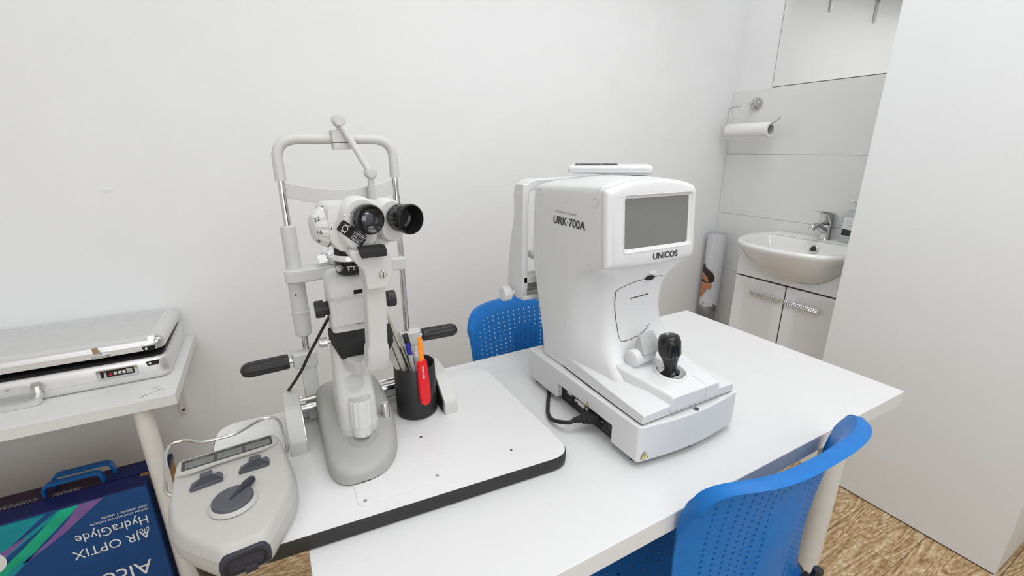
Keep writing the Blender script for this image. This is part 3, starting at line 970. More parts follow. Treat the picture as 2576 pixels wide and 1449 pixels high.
# silver tilt screw on the left
mb = MB()
mb.cyl((0.064, 0.722, 0.962), (0.052, 0.722, 0.962), 0.0035, n=12)
mb.lathe((0.056, 0.722, 0.962), (-1, 0, 0), [(0, 0.0075), (0.010, 0.0078), (0.012, 0.007), (0.013, 0.003)], 36, mod=lambda a, i: 1 - 0.06 * (math.cos(18 * a) > 0) if i < 2 else 1)
build('tilt_screw', mb, M['steel'], slit)
# aperture ring between tower and microscope
ac = V((0.1035, 0.712, 1.0735))
mb = MB().lathe(ac, (0, 0, 1), [(0, 0.0195), (0.004, 0.0228), (0.0205, 0.0236), (0.022, 0.0226)], 40)
ar = build('aperture_ring', mb, M['blackg'], slit)
build('ring_band', MB().lathe(ac + V((0, 0, 0.0215)), (0, 0, 1), [(0, 0.0230), (0.001, 0.0238), (0.008, 0.0238), (0.0095, 0.0228)], 40), M['alu'], ar)
build('ring_neck', MB().lathe(ac + V((0, 0, 0.031)), (0, 0, 1), [(0, 0.0222), (0.010, 0.0220), (0.030, 0.0220), (0.050, 0.0218)], 36), M['blackm'], ar)
mb = MB()
for k in range(9):
    a = math.radians(-108 + 9.5 * k)
    d = V((math.cos(a), math.sin(a), 0))
    t = V((-d.y, d.x, 0))
    c = ac + d * 0.0237 + V((0, 0, 0.014))
    mb.poly([c - t * 0.0018, c + t * 0.0018, c + t * 0.0018 + V((0, 0, 0.0010)), c - t * 0.0018 + V((0, 0, 0.0010))])
    if k % 2 == 0:
        mb.poly([c - t * 0.0004 - V((0, 0, 0.006)), c + t * 0.0004 - V((0, 0, 0.006)), c + t * 0.0004, c - t * 0.0004])
        mb.poly([c + t * 0.0012 - V((0, 0, 0.004)), c + t * 0.0018 - V((0, 0, 0.004)), c + t * 0.0018, c + t * 0.0012])
build('ring_scale', mb, M['inkw'], ar)
pn = ac + V((math.cos(math.radians(-128)) * 0.022, math.sin(math.radians(-128)) * 0.022, 0.014))
build('ring_lever', MB().lathe(pn, (-0.75, -0.75, 0.02), [(0, 0.0028), (0.005, 0.0028), (0.006, 0.0045), (0.011, 0.005), (0.013, 0.0035)], 18), M['steel'], ar)

# --- microscope arm (J shaped)
path = [(0.0905, 0.702, 0.946), (0.0945, 0.682, 0.939), (0.1015, 0.657, 0.938), (0.1085, 0.638, 0.945), (0.1125, 0.628, 0.960), (0.1135, 0.624, 0.975), (0.1145, 0.622, 1.00), (0.1155, 0.620, 1.03), (0.1165, 0.618, 1.06), (0.1175, 0.616, 1.078)]
arm = MB().ribbon(catmull(path, 4), (1, 0.12, 0), [0.0200] * 6 + [0.0190] * 4 + [0.0175] * 4 + [0.0160] * 8 + [0.0138] * 15, 0.011)
am = build('microscope_arm', arm, M['cream'], slit, bevel=0.004, seg=3, angle=50)
# widened arm head
mb = MB()
hp = [(0.1035, 1.076), (0.1300, 1.076), (0.1405, 1.095), (0.1405, 1.116), (0.132, 1.130), (0.087, 1.132), (0.087, 1.122), (0.1020, 1.102)]
mb.prism([(p.x, p.y) for p in roundpoly(hp, 0.004, 3)], 'y', 0.592, 0.640)
ah = build('arm_head', mb, M['cream'], slit, bevel=0.003)
mb = MB()
mb.lathe((0.1255, 0.592, 1.0965), (0, -1, 0), [(0, 0.0052), (0.0022, 0.0050), (0.0034, 0.0036)], 20)
sc = build('slotted_screw', mb, M['steel'], ah)
build('screw_slot', MB().box((0.1249, 0.5884, 1.0925), (0.1261, 0.590, 1.1005)), M['gap'], sc)

# --- microscope head, turned about the vertical
HC = V((0.099, 0.645, 1.158))
HY = math.radians(9)
# black wedge block in front of the arm head
mb = MB()
mb.prism(roundpoly([(0.576, 1.124), (0.604, 1.1275), (0.604, 1.1355), (0.588, 1.137), (0.578, 1.134)], 0.0015, 2), 'x', 0.098, 0.1305)
wb = build('wedge_block', mb, M['blackm'], ah, bevel=0.001)
HM = Matrix.Translation(HC) @ Matrix.Rotation(HY, 4, 'Z') @ Matrix.Scale(0.88, 4)
mb = MB(HM)
hpf = [(-0.040, -0.018), (-0.026, -0.036), (0.042, -0.036), (0.052, -0.028), (0.053, 0.022), (0.043, 0.0355), (-0.033, 0.0355), (-0.040, 0.028)]
rings = []
for (y, k) in ((0.045, 0.90), (0.040, 0.97), (0.034, 1.0), (-0.022, 1.0), (-0.028, 0.985)):
    rings.append([(p.x * k, y, p.y * k) for p in roundpoly(hpf, 0.005, 3)])
mb.loft(rings)
hd = build('microscope_body', mb, M['creaml'], slit, angle=40)
build('objective', MB(HM).lathe((0.006, 0.045, -0.002), (0, 1, 0), [(0, 0.024), (0.014, 0.024), (0.016, 0.021)], 28), M['black'], hd)
# magnification drum on the left with scalloped rim
dm = HM @ Matrix.Translation(V((-0.0375, 0.004, 0.0))) @ Matrix.Diagonal(V((1.0, 0.88, 0.88, 1.0)))
mb = MB(dm)
mb.lathe((0, 0, 0), (-1, 0, 0), [(0, 0.0335), (0.0015, 0.0345), (0.0035, 0.0345), (0.0065, 0.0325), (0.0100, 0.0295), (0.0165, 0.0235), (0.0185, 0.0200), (0.0185, 0.001)], 96, mod=lambda a, i: 1 - ((0.0, 0.02, 0.07, 0.13, 0.10, 0.0, 0.0, 0.0)[i] * max(0.0, math.cos(12 * a)) ** 0.8))
dr = build('magnification_drum', mb, M['creaml'], slit, angle=45)
build('drum_seam', MB(dm).lathe((0.0012, 0, 0), (-1, 0, 0), [(0, 0.0335), (0.0014, 0.0355), (0.0018, 0.0335)], 48), M['gap'], dr)
X0 = (HM.to_3x3() @ V((0, -1, 0)))
for (body, ph_) in (('32', 36), ('16', -9), ('8', -52)):
    f_ = math.radians(ph_)
    rd_ = V((0, -math.cos(f_), math.sin(f_)))
    up_ = V((0, math.sin(f_), math.cos(f_)))
    sl_ = V((0.011, 0, 0)) + rd_ * 0.0095
    o = dm @ (V((-0.0142, 0, 0)) + rd_ * 0.0264)
    R3 = dm.to_3x3()
    text('numeral', body, 0.0085, o - (R3 @ up_) * 0.003, R3 @ sl_, R3 @ up_, M['ink'], dr, align='CENTER', sx=1.0, lift=0.0008)
mb = MB(HM)
mb.lathe((-0.037, -0.0265, 0.001), (-0.4, -1, 0), [(0, 0.0022), (0.0016, 0.0018)], 10)
build('index_dot', mb, M['ink'], hd)
# eyepiece prism housings
for side in (-1, 1):
    yaw = math.radians(2 if side < 0 else 10)
    bx = -0.0005 if side < 0 else 0.0455
    EM = HM @ Matrix.Translation(V((bx, -0.028, 0.0080 if side < 0 else 0.003))) @ Matrix.Rotation(yaw - math.radians(0), 4, 'Z')
    mb = MB(EM)
    pts = []
    if side < 0:
        ca, ra, cb, rb = V((0.004, 0.010)), 0.0275, V((0.0, -0.016)), 0.0270
    else:
        ca, ra, cb, rb = V((0.002, 0.015)), 0.0220, V((0.004, -0.008)), 0.0225
    out = []
    for k in range(40):
        a = 2 * PI * k / 40
        d = V((math.cos(a), math.sin(a)))
        pa, pb = ca + d * ra, cb + d * rb
        out.append(pa if pa.dot(d) > pb.dot(d) else pb)
    rings = []
    for (y, s) in ((0.008, 1.02), (-0.006, 1.02), (-0.010, 0.985), (-0.016, 0.96), (-0.0185, 0.91)):
        rings.append([(p.x * s, y, p.y * s) for p in out])
    mb.loft(rings)
    ph = build('prism_housing', mb, M['creaml'], slit, angle=50)
    ec = V((0.006, -0.0185, 0.007)) if side < 0 else V((0.008, -0.0185, 0.009))
    q = 1.0
    mb = MB(EM)
    if side < 0:
        prof = [(0.0, 0.0195), (0.003, 0.0205), (0.0032, 0.0195), (0.006, 0.0195), (0.0062, 0.0212), (0.0115, 0.0212), (0.0118, 0.0200), (0.0135, 0.0200), (0.014, 0.0218), (0.022, 0.0222), (0.0245, 0.0214), (0.0250, 0.0195), (0.0225, 0.0175), (0.0200, 0.0150), (0.0185, 0.0125), (0.0175, 0.0105)]
    else:
        prof = [(0.0, 0.0165), (0.003, 0.0175), (0.0045, 0.0160), (0.007, 0.0168), (0.0085, 0.0204), (0.020, 0.0212), (0.0205, 0.0220), (0.033, 0.0226), (0.0345, 0.0210), (0.036, 0.0212), (0.0365, 0.0226), (0.039, 0.0231), (0.0415, 0.0222), (0.0420, 0.0204), (0.038, 0.0185), (0.030, 0.0160), (0.020, 0.0140), (0.018, 0.0100)]
    mb.lathe(ec, (0, -1, 0), prof, 56, True, False, mod=(lambda a, i: 1 - (0.05 * max(0, math.cos(10 * a)) if i in (6, 7) else 0)) if side > 0 else None)
    ep = build('eyepiece', mb, M['blackg'], slit, angle=40)
    if side < 0:
        build('dioptre_scale', MB(EM).lathe(ec, (0, -1, 0), [(0.0064, 0.0214), (0.0116, 0.0215)], 56, False, False), mat('dioptre_scale_grey', (0.30, 0.30, 0.29), 0.5, var=0.4, scale=900), ep)
        build('eye_lens', MB(EM).lathe(ec, (0, -1, 0), [(0.0172, 0.0108), (0.0185, 0.009), (0.0195, 0.006), (0.0199, 0.001)], 32, False), M['lens'], ep)
    else:
        kn = MB(EM)
        for k in range(44):
            a = 2 * PI * k / 44
            c, s = math.cos(a), math.sin(a)
            b = V(ec)
            kn.loft([[b + V((0.0206 * math.cos(a + d), -yv, 0.0206 * math.sin(a + d))) * 1 + (V((math.cos(a) * 0.0006, 0, math.sin(a) * 0.0006)) if abs(d) < 0.02 else V((0, 0, 0))) for d in (-0.045, 0, 0.045)] for yv in (0.0108, 0.0198)])
        o = build('knurling', kn, M['black'], ep)
        o['kind'] = 'stuff'
        build('eye_lens', MB(EM).lathe(ec, (0, -1, 0), [(0.0180, 0.0102), (0.0190, 0.008), (0.0198, 0.004), (0.02, 0.001)], 32, False), M['blackm'], ep)
    mb = MB(EM)
    for (x, z) in ((-0.0215, 0.013), (-0.013, -0.0245), (0.021, -0.020)) if side < 0 else ((-0.004, 0.029), (-0.014, -0.004), (-0.0165, -0.018)):
        build('screw', MB(EM).lathe((x, -0.0155, z), (0, -1, 0), [(0, 0.0019), (0.002, 0.0018), (0.0024, 0.001)], 10), M['steel'], ph)
    if side < 0:
        # black data plate, tilted, left-below the eyepiece
        ang = math.radians(-41)
        ux, uy = V((math.cos(ang), 0, math.sin(ang))), V((-math.sin(ang), 0, math.cos(ang)))
        pc = V((-0.0135, -0.0190, -0.0135))
        DMX = EM @ frame_m(pc, ux, uy)
        mb = MB(DMX)
        hx, hy = 0.0225, 0.0088
        rp = roundpoly([(-hx, -hy), (hx, -hy), (hx, hy), (-hx, hy)], 0.0038, 5)
        mb.loft([[(p.x, p.y, -0.001) for p in rp], [(p.x, p.y, 0.0006) for p in rp]])
        dp = build('data_plate', mb, M['blackm'], slit)
        ln = MB(DMX)

        def bar(x0, y0, x1, y1, w=0.00035):
            d = V((x1 - x0, y1 - y0)).normalized()
            nn = V((-d.y, d.x)) * w
            ln.poly([(x0 - nn.x, y0 - nn.y, 0.0008), (x1 - nn.x, y1 - nn.y, 0.0008), (x1 + nn.x, y1 + nn.y, 0.0008), (x0 + nn.x, y0 + nn.y, 0.0008)])
        bar(0.0, 0.0042, 0.0215, 0.0042)
        bar(0.0078, -0.0085, 0.0078, 0.0078)
        bar(0.0142, -0.0085, 0.0142, 0.0042)
        bar(-0.017, 0.0050, -0.009, 0.0050)
        bar(-0.017, -0.0060, -0.009, -0.0060)
        for k in range(20):
            a, b = 2 * PI * k / 20, 2 * PI * (k + 1) / 20
            for (rr_, w) in ((0.0042, 0.0003),):
                bar(-0.013 + rr_ * math.cos(a), -0.0005 + rr_ * math.sin(a), -0.013 + rr_ * math.cos(b), -0.0005 + rr_ * math.sin(b), 0.0004)
        build('plate_rules', ln, M['inkw'], dp)
        for (b_, x, y, s) in (('V', 0.0042, 0.0052, 0.0035), ('A mm Ø', 0.0092, 0.0052, 0.0033), ('8 x', 0.0012, 0.0008, 0.0038), ('16x', 0.0008, -0.0032, 0.0038), ('32x', 0.0008, -0.0072, 0.0038), ('2', 0.0100, 0.0008, 0.0038), ('1', 0.0100, -0.0032, 0.0038), ('0.5', 0.0088, -0.0072, 0.0038), ('22', 0.0155, 0.0008, 0.0038), ('14', 0.0155, -0.0032, 0.0038), ('7', 0.0160, -0.0072, 0.0038), ('A', -0.0100, 0.0058, 0.0034), ('V', -0.0155, -0.0088, 0.0034)):
            text('printed_word', b_, s, DMX @ V((x, y, 0.0006)), DMX.to_3x3() @ V((1, 0, 0)), DMX.to_3x3() @ V((0, 1, 0)), M['inkw'], dp, sx=1.0)

# --- chin rest frame
for x in (PXL, PXR):
    build('chrome_post', MB().cyl((x, PY, 0.885), (x, PY, 1.215), 0.0056, n=20), M['chrome'], slit)
tb = fillet([(PXL, PY, 1.208), (PXL, PY, 1.2735), (PXR, PY, 1.2735), (PXR, PY, 1.208)], 0.036, 9)
build('frame_tube', MB().tube(tb, 0.0084, 20), M['cream'], slit, angle=50)
mb = MB()
mb.lathe((PXL, PY, 1.055), (0, 0, 1), [(0, 0.0122), (0.003, 0.0124), (0.078, 0.0118), (0.0795, 0.0105)], 28)
build('height_sleeve', mb, M['cream'], slit)
mb = MB()
mb.lathe((PXL, PY, 0.935), (0, 0, 1), [(0, 0.010), (0.003, 0.0135), (0.045, 0.0150), (0.0455, 0.0158), (0.047, 0.0158), (0.0475, 0.0140), (0.108, 0.0138)], 28)
hs = build('height_sleeve', mb, M['cream'], slit)
build('set_screw', MB().lathe((PXL - 0.004, PY - 0.0132, 1.016), (0, -1, 0), [(0, 0.0018), (0.001, 0.0014)], 10), M['gap'], hs)
# chin bar: sleeve block, bar and right block
pts = [(PXL - 0.018, PY - 0.022), (PXL + 0.018, PY - 0.024), (PXL + 0.06, PY - 0.012), (PXR - 0.055, PY - 0.012), (PXR - 0.012, PY - 0.022), (PXR + 0.004, PY - 0.022), (PXR + 0.0075, PY - 0.004), (PXR - 0.06, PY + 0.012), (PXL + 0.02, PY + 0.016), (PXL - 0.014, PY + 0.014)]
mb = MB()
pr = roundpoly(pts, 0.010, 4)
mb.loft([[(p.x, p.y, 1.038) for p in pr], [(p.x, p.y, 1.061) for p in pr]])
cb = build('chin_bar', mb, M['cream'], slit, bevel=0.003, angle=50)
# chin cup
mb = MB()
rings = []
cpc = V((0.112, PY - 0.002, 1.0615))
for (z, s) in ((0.0, 0.80), (0.006, 1.0), (0.012, 1.02), (0.012, 0.96), (0.006, 0.93), (0.004, 0.5)):
    rings.append([(cpc.x + s * 0.034 * math.cos(a), cpc.y + s * 0.022 * math.sin(a), cpc.z + z + (0.010 * max(0, -math.cos(a)) ** 3 if 0 < z else 0)) for a in [2 * PI * k / 28 for k in range(28)]])
mb.loft(rings)
cc = build('chin_cup', mb, M['white'], slit, angle=60)
mb = MB()
mb.m = Matrix.Translation(V((0.008, 0, 0.0095)))
mb.ribbon(catmull([(0.068, PY - 0.02, 1.060), (0.066, PY - 0.012, 1.071), (0.073, PY - 0.004, 1.069), (0.079, PY, 1.076), (0.074, PY + 0.008, 1.070), (0.080, PY + 0.016, 1.062)], 4), (1, 0, 0.3), 0.007, 0.0004)
build('chin_tissue', mb, M['paper'], cc)
# forehead band bulging towards the microscope
bpth = []
for k in range(25):
    t = k / 24
    bpth.append((PXL + 0.006 + (PXR - PXL - 0.012) * t, PY - 0.034 * math.sin(PI * t) ** 0.9, 1.1925 - 0.012 * math.sin(PI * t)))
build('forehead_band', MB().ribbon(bpth, (0, 0, 1), 0.0125, 0.0022), M['creaml'], slit, bevel=0.0012)
build('post_collar', MB().lathe((PXR, PY, 1.150), (0, 0, 1), [(0, 0.0068), (0.026, 0.0068)], 20), M['chrome'], slit)
# clamp block with fixation lamp arm
mb = MB().box((0.1135, PY - 0.016, 1.268), (0.1425, PY + 0.016, 1.2875))
mb.box((0.1145, PY - 0.0155, 1.257), (0.1420, PY + 0.0155, 1.2672))
cbk = build('clamp_block', mb, M['cream'], slit, bevel=0.001)
build('clamp_pin', MB().cyl((0.1255, PY - 0.004, 1.286), (0.1255, PY - 0.004, 1.297), 0.0032, n=10), M['steel'], cbk)
j1, j2 = V((0.1265, PY - 0.014, 1.302)), V((0.1645, PY - 0.040, 1.2185))
for nm, j, r in (('arm_joint', j1, 0.0105), ('arm_joint', j2, 0.0100)):
    jo = build(nm, MB().lathe(j + V((0, 0.008, 0)), (0, -1, 0), [(0, r * 0.92), (0.001, r), (0.013, r), (0.0142, r * 0.93), (0.0142, r * 0.80), (0.0165, r * 0.78), (0.0172, r * 0.70)], 32), M['cream'], slit)
dj = (j2 - j1).normalized()
build('fixation_arm', MB().cyl(j1 + dj * 0.006, j2 - dj * 0.006, 0.0058, 0.0055, 16), M['cream'], slit)
build('fixation_rod', MB().lathe(j2 + V((0, 0, -0.004)), (-0.05, 0.03, -1), [(0, 0.0052), (0.055, 0.0052), (0.070, 0.0048)], 16), M['cream'], slit)
# posts' foot blocks, grips and columns
for (x, s) in ((PXL, -1), (PXR, 1)):
    xo = x + s * 0.026
    mb = MB()
    pr = roundpoly([(x - s * 0.016, PY - 0.014), (xo - s * 0.004, PY - 0.014), (xo, PY - 0.006), (xo, PY + 0.012), (x - s * 0.016, PY + 0.014)], [0.004, 0.008, 0.006, 0.006, 0.004], 4)
    mb.loft([[(p.x, p.y, 0.876) for p in pr], [(p.x, p.y, 0.880) for p in pr], [(p.x, p.y, 0.904) for p in pr]])
    fb = build('post_block', mb, M['cream'], slit, bevel=0.0025, angle=50)
    build('post_column', MB().box((x - 0.014, PY - 0.012, T0 + 0.001), (x + 0.012, PY + 0.012, 0.877)), M['cream'], slit, bevel=0.002)
    hx = xo
    build('grip_pin', MB().cyl((hx - s * 0.004, PY, 0.890), (hx + s * 0.006, PY, 0.890), 0.005, n=14), M['chrome'], slit)
    mb = MB()
    L = 0.082
    prof = [(0.005, 0.0115), (0.006, 0.0132), (0.010, 0.0136), (0.014, 0.0136), (0.018, 0.0136), (L - 0.016, 0.0136), (L - 0.009, 0.0125), (L - 0.003, 0.009), (L, 0.002)]
    mb.lathe((hx, PY, 0.890), (s, -0.02, -0.02), prof, 60, mod=lambda a, i: 1 - (0.13 * max(0, math.cos(6 * a)) ** 0.6 if 4 <= i <= 5 else 0.05 * max(0, math.cos(6 * a)) if i == 6 else 0))
    build('hand_grip', mb, M['black'], slit, angle=50)
# lamp cord from the tower down behind the rail cover
cp = [(0.066, 0.735, 1.000), (0.058, 0.742, 0.985), (0.044, 0.758, 0.955), (0.030, 0.785, 0.920), (0.016, 0.800, 0.888), (0.004, 0.812, 0.865), (-0.006, 0.825, 0.846), (-0.012, 0.848, 0.825), (-0.010, 0.862, 0.790), (-0.006, 0.866, 0.772)]
build('lamp_cord', MB().tube(cp, 0.0026, 8, sub=5), M['cable'], slit)

# ------------------------------------------------------------------ pupillometer
PDO = V((-0.0945, 0.615, BZ))
pdm = thing('pupillometer', 'cream pupil distance meter with dark dial and bent steel forehead wire at the board corner', 'eye meter', PDO)
PM = Matrix.Translation(PDO) @ Matrix.Rotation(math.radians(4.5), 4, 'Z')


def pring(pts, r, z, grow=0.0):
    c = V((0, 0.0))
    out = []
    for p in roundpoly(pts, r, 5):
        d = V((p.x, p.y))
        n_ = d.normalized() * grow
        out.append((p.x + n_.x, p.y + n_.y, z(p.y) if callable(z) else z))
    return out


PDP = [(-0.0655, 0.103), (0.0655, 0.103), (0.0695, 0.080), (0.0735, -0.022), (0.030, -0.098), (-0.016, -0.098), (-0.0635, -0.035), (-0.0700, 0.02)]
prr = [0.010, 0.012, 0.01, 0.030, 0.010, 0.010, 0.03, 0.01]
top = lambda y: 0.0535 + (0.0025 if y > 0.066 else 0.0) - 0.06 * max(0.0, -0.02 - y)
mb = MB(PM)
mb.loft([pring(PDP, prr, 0.0005, -0.006), pring(PDP, prr, 0.004, 0.001), pring(PDP, prr, 0.012, 0.0045), pring(PDP, prr, 0.022, 0.0055), pring(PDP, prr, 0.030, 0.0045)])
build('lower_shell', mb, M['pd'], pdm, angle=50)
mb = MB(PM)
mb.loft([pring(PDP, prr, 0.030, 0.0040), pring(PDP, prr, 0.0315, 0.0052), pring(PDP, prr, lambda y: top(y) - 0.008, 0.0015), pring(PDP, prr, lambda y: top(y) - 0.002, -0.0015), pring(PDP, prr, lambda y: top(y), -0.006)])
us_ = build('upper_shell', mb, M['pd'], pdm, angle=50)
# raised step of the window end
mb = MB(PM)
wp = [(-0.062, 0.0995), (0.062, 0.0995), (0.0655, 0.070), (0.045, 0.062), (0.012, 0.064), (-0.012, 0.064), (-0.045, 0.060), (-0.0655, 0.064)]
mb.loft([pring(wp, 0.006, 0.052, 0.003), pring(wp, 0.006, 0.0585, 0.0), pring(wp, 0.006, 0.0600, -0.002)])
stp = build('window_step', mb, M['pd'], pdm, angle=50)
# display strip with three windows
mb = MB(PM)
rp = roundpoly([(-0.0575, 0.0700), (0.0575, 0.0700), (0.0575, 0.0945), (-0.0575, 0.0945)], 0.0015, 2)
mb.loft([[(p.x, p.y, 0.0590) for p in rp], [(p.x, p.y, 0.0604) for p in rp]])
ds = build('display_bezel', mb, M['wframe'], pdm)
for (a, b) in ((-0.053, -0.0185), (-0.0145, 0.0175), (0.0215, 0.0545)):
    mb = MB(PM)
    mb.box((a, 0.0720, 0.0600), (b, 0.0865, 0.0608))
    build('display_window', mb, M['window'], ds)
for (b_, x) in (('RIGHT', -0.036), ('PD', 0.0015), ('LEFT', 0.038)):
    text('printed_word', b_, 0.0062, PM @ V((x, 0.0885, 0.0604)), PM.to_3x3() @ V((1, 0, 0)), PM.to_3x3() @ V((0, 1, 0)), M['inkg'], ds, align='CENTER', sx=1.0)
# two slider levers in shallow wells
for (x, y, rot) in ((-0.0285, 0.0385, 3), (0.0300, 0.0400, -4)):
    LM = PM @ Matrix.Translation(V((x, y, 0.054))) @ Matrix.Rotation(math.radians(rot), 4, 'Z')
    mb = MB(LM)
    pts = [(-0.0195, -0.014), (0.0185, -0.014), (0.0195, -0.002), (0.0160, 0.006), (0.0080, 0.004), (0.0080, 0.0155), (-0.0065, 0.0155), (-0.0070, 0.004), (-0.0170, -0.002)]
    rp = [(p.x, p.y) for p in roundpoly(pts, 0.0012, 2)]
    mb.loft([[(a, b, -0.002) for a, b in rp], [(a, b, 0.005) for a, b in rp]])
    sl = build('slider_lever', mb, M['slate'], pdm, bevel=0.0008)
    mb = MB(LM)
    mb.loft([[(-0.020, -0.0135, 0.0045), (0.020, -0.0135, 0.0045), (0.012, -0.004, 0.0045), (-0.008, -0.006, 0.0045)], [(-0.016, -0.0135, 0.0055), (0.016, -0.0135, 0.0055), (0.007, -0.0030, 0.0105), (-0.004, -0.0040, 0.0105)]])
    build('lever_ridge', mb, M['slated'], sl, bevel=0.0008)
    mb = MB(PM)
    mb.tube(catmull([(x - 0.026, y + 0.004, 0.0538), (x - 0.016, y + 0.018, 0.0545), (x + 0.004, y + 0.021, 0.0545), (x + 0.022, y + 0.012, 0.054)], 5), 0.0010, 6)
    build('well_rim', mb, M['pd'], us_)
# round dial with pointer lever
dc = V((0.0005, -0.0255, 0.0525))
mb = MB(PM)
mb.lathe(dc, (0, 0, 1), [(0, 0.0285), (0.002, 0.0275), (0.004, 0.0252), (0.0042, 0.0240), (0.003, 0.0240)], 48, True, False)
build('dial_collar', mb, M['pd'], pdm, angle=50)
mb = MB(PM)
mb.lathe(dc, (0, 0, 1), [(0.0, 0.0235), (0.0065, 0.0238), (0.0078, 0.0228), (0.0078, 0.001)], 48)
dl = build('dial', mb, M['slate'], pdm, angle=50)
an = math.radians(44)
ux = V((math.cos(an), math.sin(an), 0))
DMx = PM @ frame_m(dc + V((0, 0, 0.0075)), ux, V((-ux.y, ux.x, 0)))
mb = MB(DMx)
mb.loft([[(-0.004, -0.001, 0), (-0.004, 0.001, 0), (-0.004, 0.001, 0.0015), (-0.004, -0.001, 0.0015)], [(0.012, -0.0035, 0), (0.012, 0.0035, 0), (0.012, 0.002, 0.004), (0.012, -0.002, 0.004)], [(0.022, -0.0050, -0.002), (0.022, 0.0050, -0.002), (0.022, 0.0035, 0.006), (0.022, -0.0035, 0.006)], [(0.034, -0.0048, -0.002), (0.034, 0.0048, -0.002), (0.034, 0.0030, 0.0055), (0.034, -0.0030, 0.0055)], [(0.0365, -0.0035, -0.001), (0.0365, 0.0035, -0.001), (0.0365, 0.002, 0.004), (0.0365, -0.002, 0.004)]])
build('pointer', mb, M['slated'], dl, bevel=0.0008)
mb = MB(PM)
mb.tube([(dc.x + 0.0270 * math.cos(a), dc.y + 0.0270 * math.sin(a), 0.0545) for a in [math.radians(58 + 92 * k / 14) for k in range(15)]], 0.0006, 6)
build('dial_line', mb, M['gap'], us_)
# black eyepiece visor at the near end
VM = PM @ Matrix.Translation(V((0.0060, -0.090, 0.0245))) @ Matrix.Scale(0.85, 4)
mb = MB(VM)
vp = [(-0.0315, -0.016), (0.0305, -0.016), (0.0315, 0.008), (0.024, 0.0205), (-0.024, 0.0205), (-0.0325, 0.008)]
rings = []
for (y, s, dz) in ((0.014, 0.94, 0.002), (0.0, 1.0, 0.0), (-0.014, 1.0, -0.002), (-0.0165, 0.95, -0.002)):
    rings.append([(p.x * s, y, p.y * s + dz) for p in roundpoly(vp, 0.006, 3)])
mb.loft(rings)
vis = build('visor', mb, M['slated'], pdm, bevel=0.0008, angle=60)
mb = MB(VM)
rings = []
for (y, s) in ((-0.0150, 0.86), (-0.0178, 0.84), (-0.0180, 0.74), (-0.0150, 0.70)):
    rings.append([(p.x * s, y, p.y * s * 0.8 - 0.002) for p in roundpoly(vp, 0.007, 3)])
mb.loft(rings, True, True)
build('eye_cushion', mb, M['blackm'], vis, angle=60)
build('nose_tab', MB(VM).prism([(-0.004, -0.020), (0.012, -0.020), (0.012, -0.008), (-0.004, -0.008)], 'y', -0.019, -0.012), M['slated'], vis, bevel=0.001)
# bent steel forehead wire
z = 0.056
wp = [(-0.069, 0.060, 0.030), (-0.0795, 0.068, 0.036), (-0.0800, 0.140, z), (-0.074, 0.163, z), (-0.055, 0.163, z), (-0.036, 0.133, z + 0.004), (0.012, 0.129, z + 0.004), (0.047, 0.160, z), (0.0660, 0.160, z), (0.0745, 0.145, z - 0.004), (0.0770, 0.078, 0.036), (0.071, 0.070, 0.032)]
build('forehead_wire', MB(PM).tube(fillet(wp, 0.012, 5), 0.0024, 10), M['steel'], pdm)

# ------------------------------------------------------------------ pen cup and its contents
CC = V((0.2055, 0.7660, BZ))
CR = 0.0385
CH = 0.102
cup = tag(build('pen_cup', MB().lathe(CC, (0, 0, 1), [(0.0004, CR - 0.003), (0.003, CR), (CH, CR), (CH + 0.0012, CR - 0.001), (CH, CR - 0.0022), (0.004, CR - 0.0022), (0.004, 0.001)], 56), M['black'], None, angle=45, loc=CC), 'round black plastic pen cup standing beside the slit lamp on the board', 'pen cup')


def pen(name, label, cat, foot, tip, parts, group=None):
    """foot/tip world points; parts: (part name, profile [(t, r)...] in metres along, material)"""
    foot, tip = V(foot), V(tip)
    r = thing(name, label, cat, foot, group)
    d = (tip - foot).normalized()
    for nm, prof, m in parts:
        build(nm, MB().lathe(foot, d, prof, 16), m, r)
    return r, foot, d


zf = BZ + 0.0065
p, f_, d_ = pen('ballpoint_pen', 'clear ballpoint pen with a blue cap standing in the black cup', 'pen', (0.211, 0.757, zf + 0.004), (0.1965, 0.765, 0.903), [
    ('barrel', [(0, 0.0015), (0.006, 0.0038), (0.113, 0.0040), (0.114, 0.0038)], M['penclear']),
    ('cap', [(0.113, 0.0046), (0.127, 0.0047), (0.1345, 0.0040), (0.136, 0.002)], M['penblue'])])
p, f_, d_ = pen('marker_pen', 'pen with black cap and patterned silver barrel leaning in the black cup', 'pen', (0.224, 0.764, zf + 0.003), (0.1960, 0.7790, 0.922), [
    ('barrel', [(0, 0.002), (0.008, 0.0045), (0.126, 0.0046), (0.127, 0.004)], mat('patterned_barrel', (0.36, 0.36, 0.36), 0.25, 0.4, var=0.9, scale=260)),
    ('cap', [(0.126, 0.0052), (0.150, 0.0054), (0.1525, 0.0048), (0.153, 0.002)], M['black'])])
p, f_, d_ = pen('black_pen', 'short plain black pen half hidden behind the others in the cup', 'pen', (0.2080, 0.788, zf + 0.003), (0.1885, 0.7885, 0.9005), [
    ('barrel', [(0, 0.002), (0.008, 0.005), (0.118, 0.0052), (0.120, 0.004)], M['blackm'])])
p, f_, d_ = pen('glue_stick', 'clear capped white stick standing low in the middle of the cup', 'pen', (0.214, 0.770, zf + 0.003), (0.2105, 0.7665, 0.885), [
    ('barrel', [(0, 0.0052), (0.103, 0.0054), (0.108, 0.005), (0.1125, 0.003)], M['penclear'])])
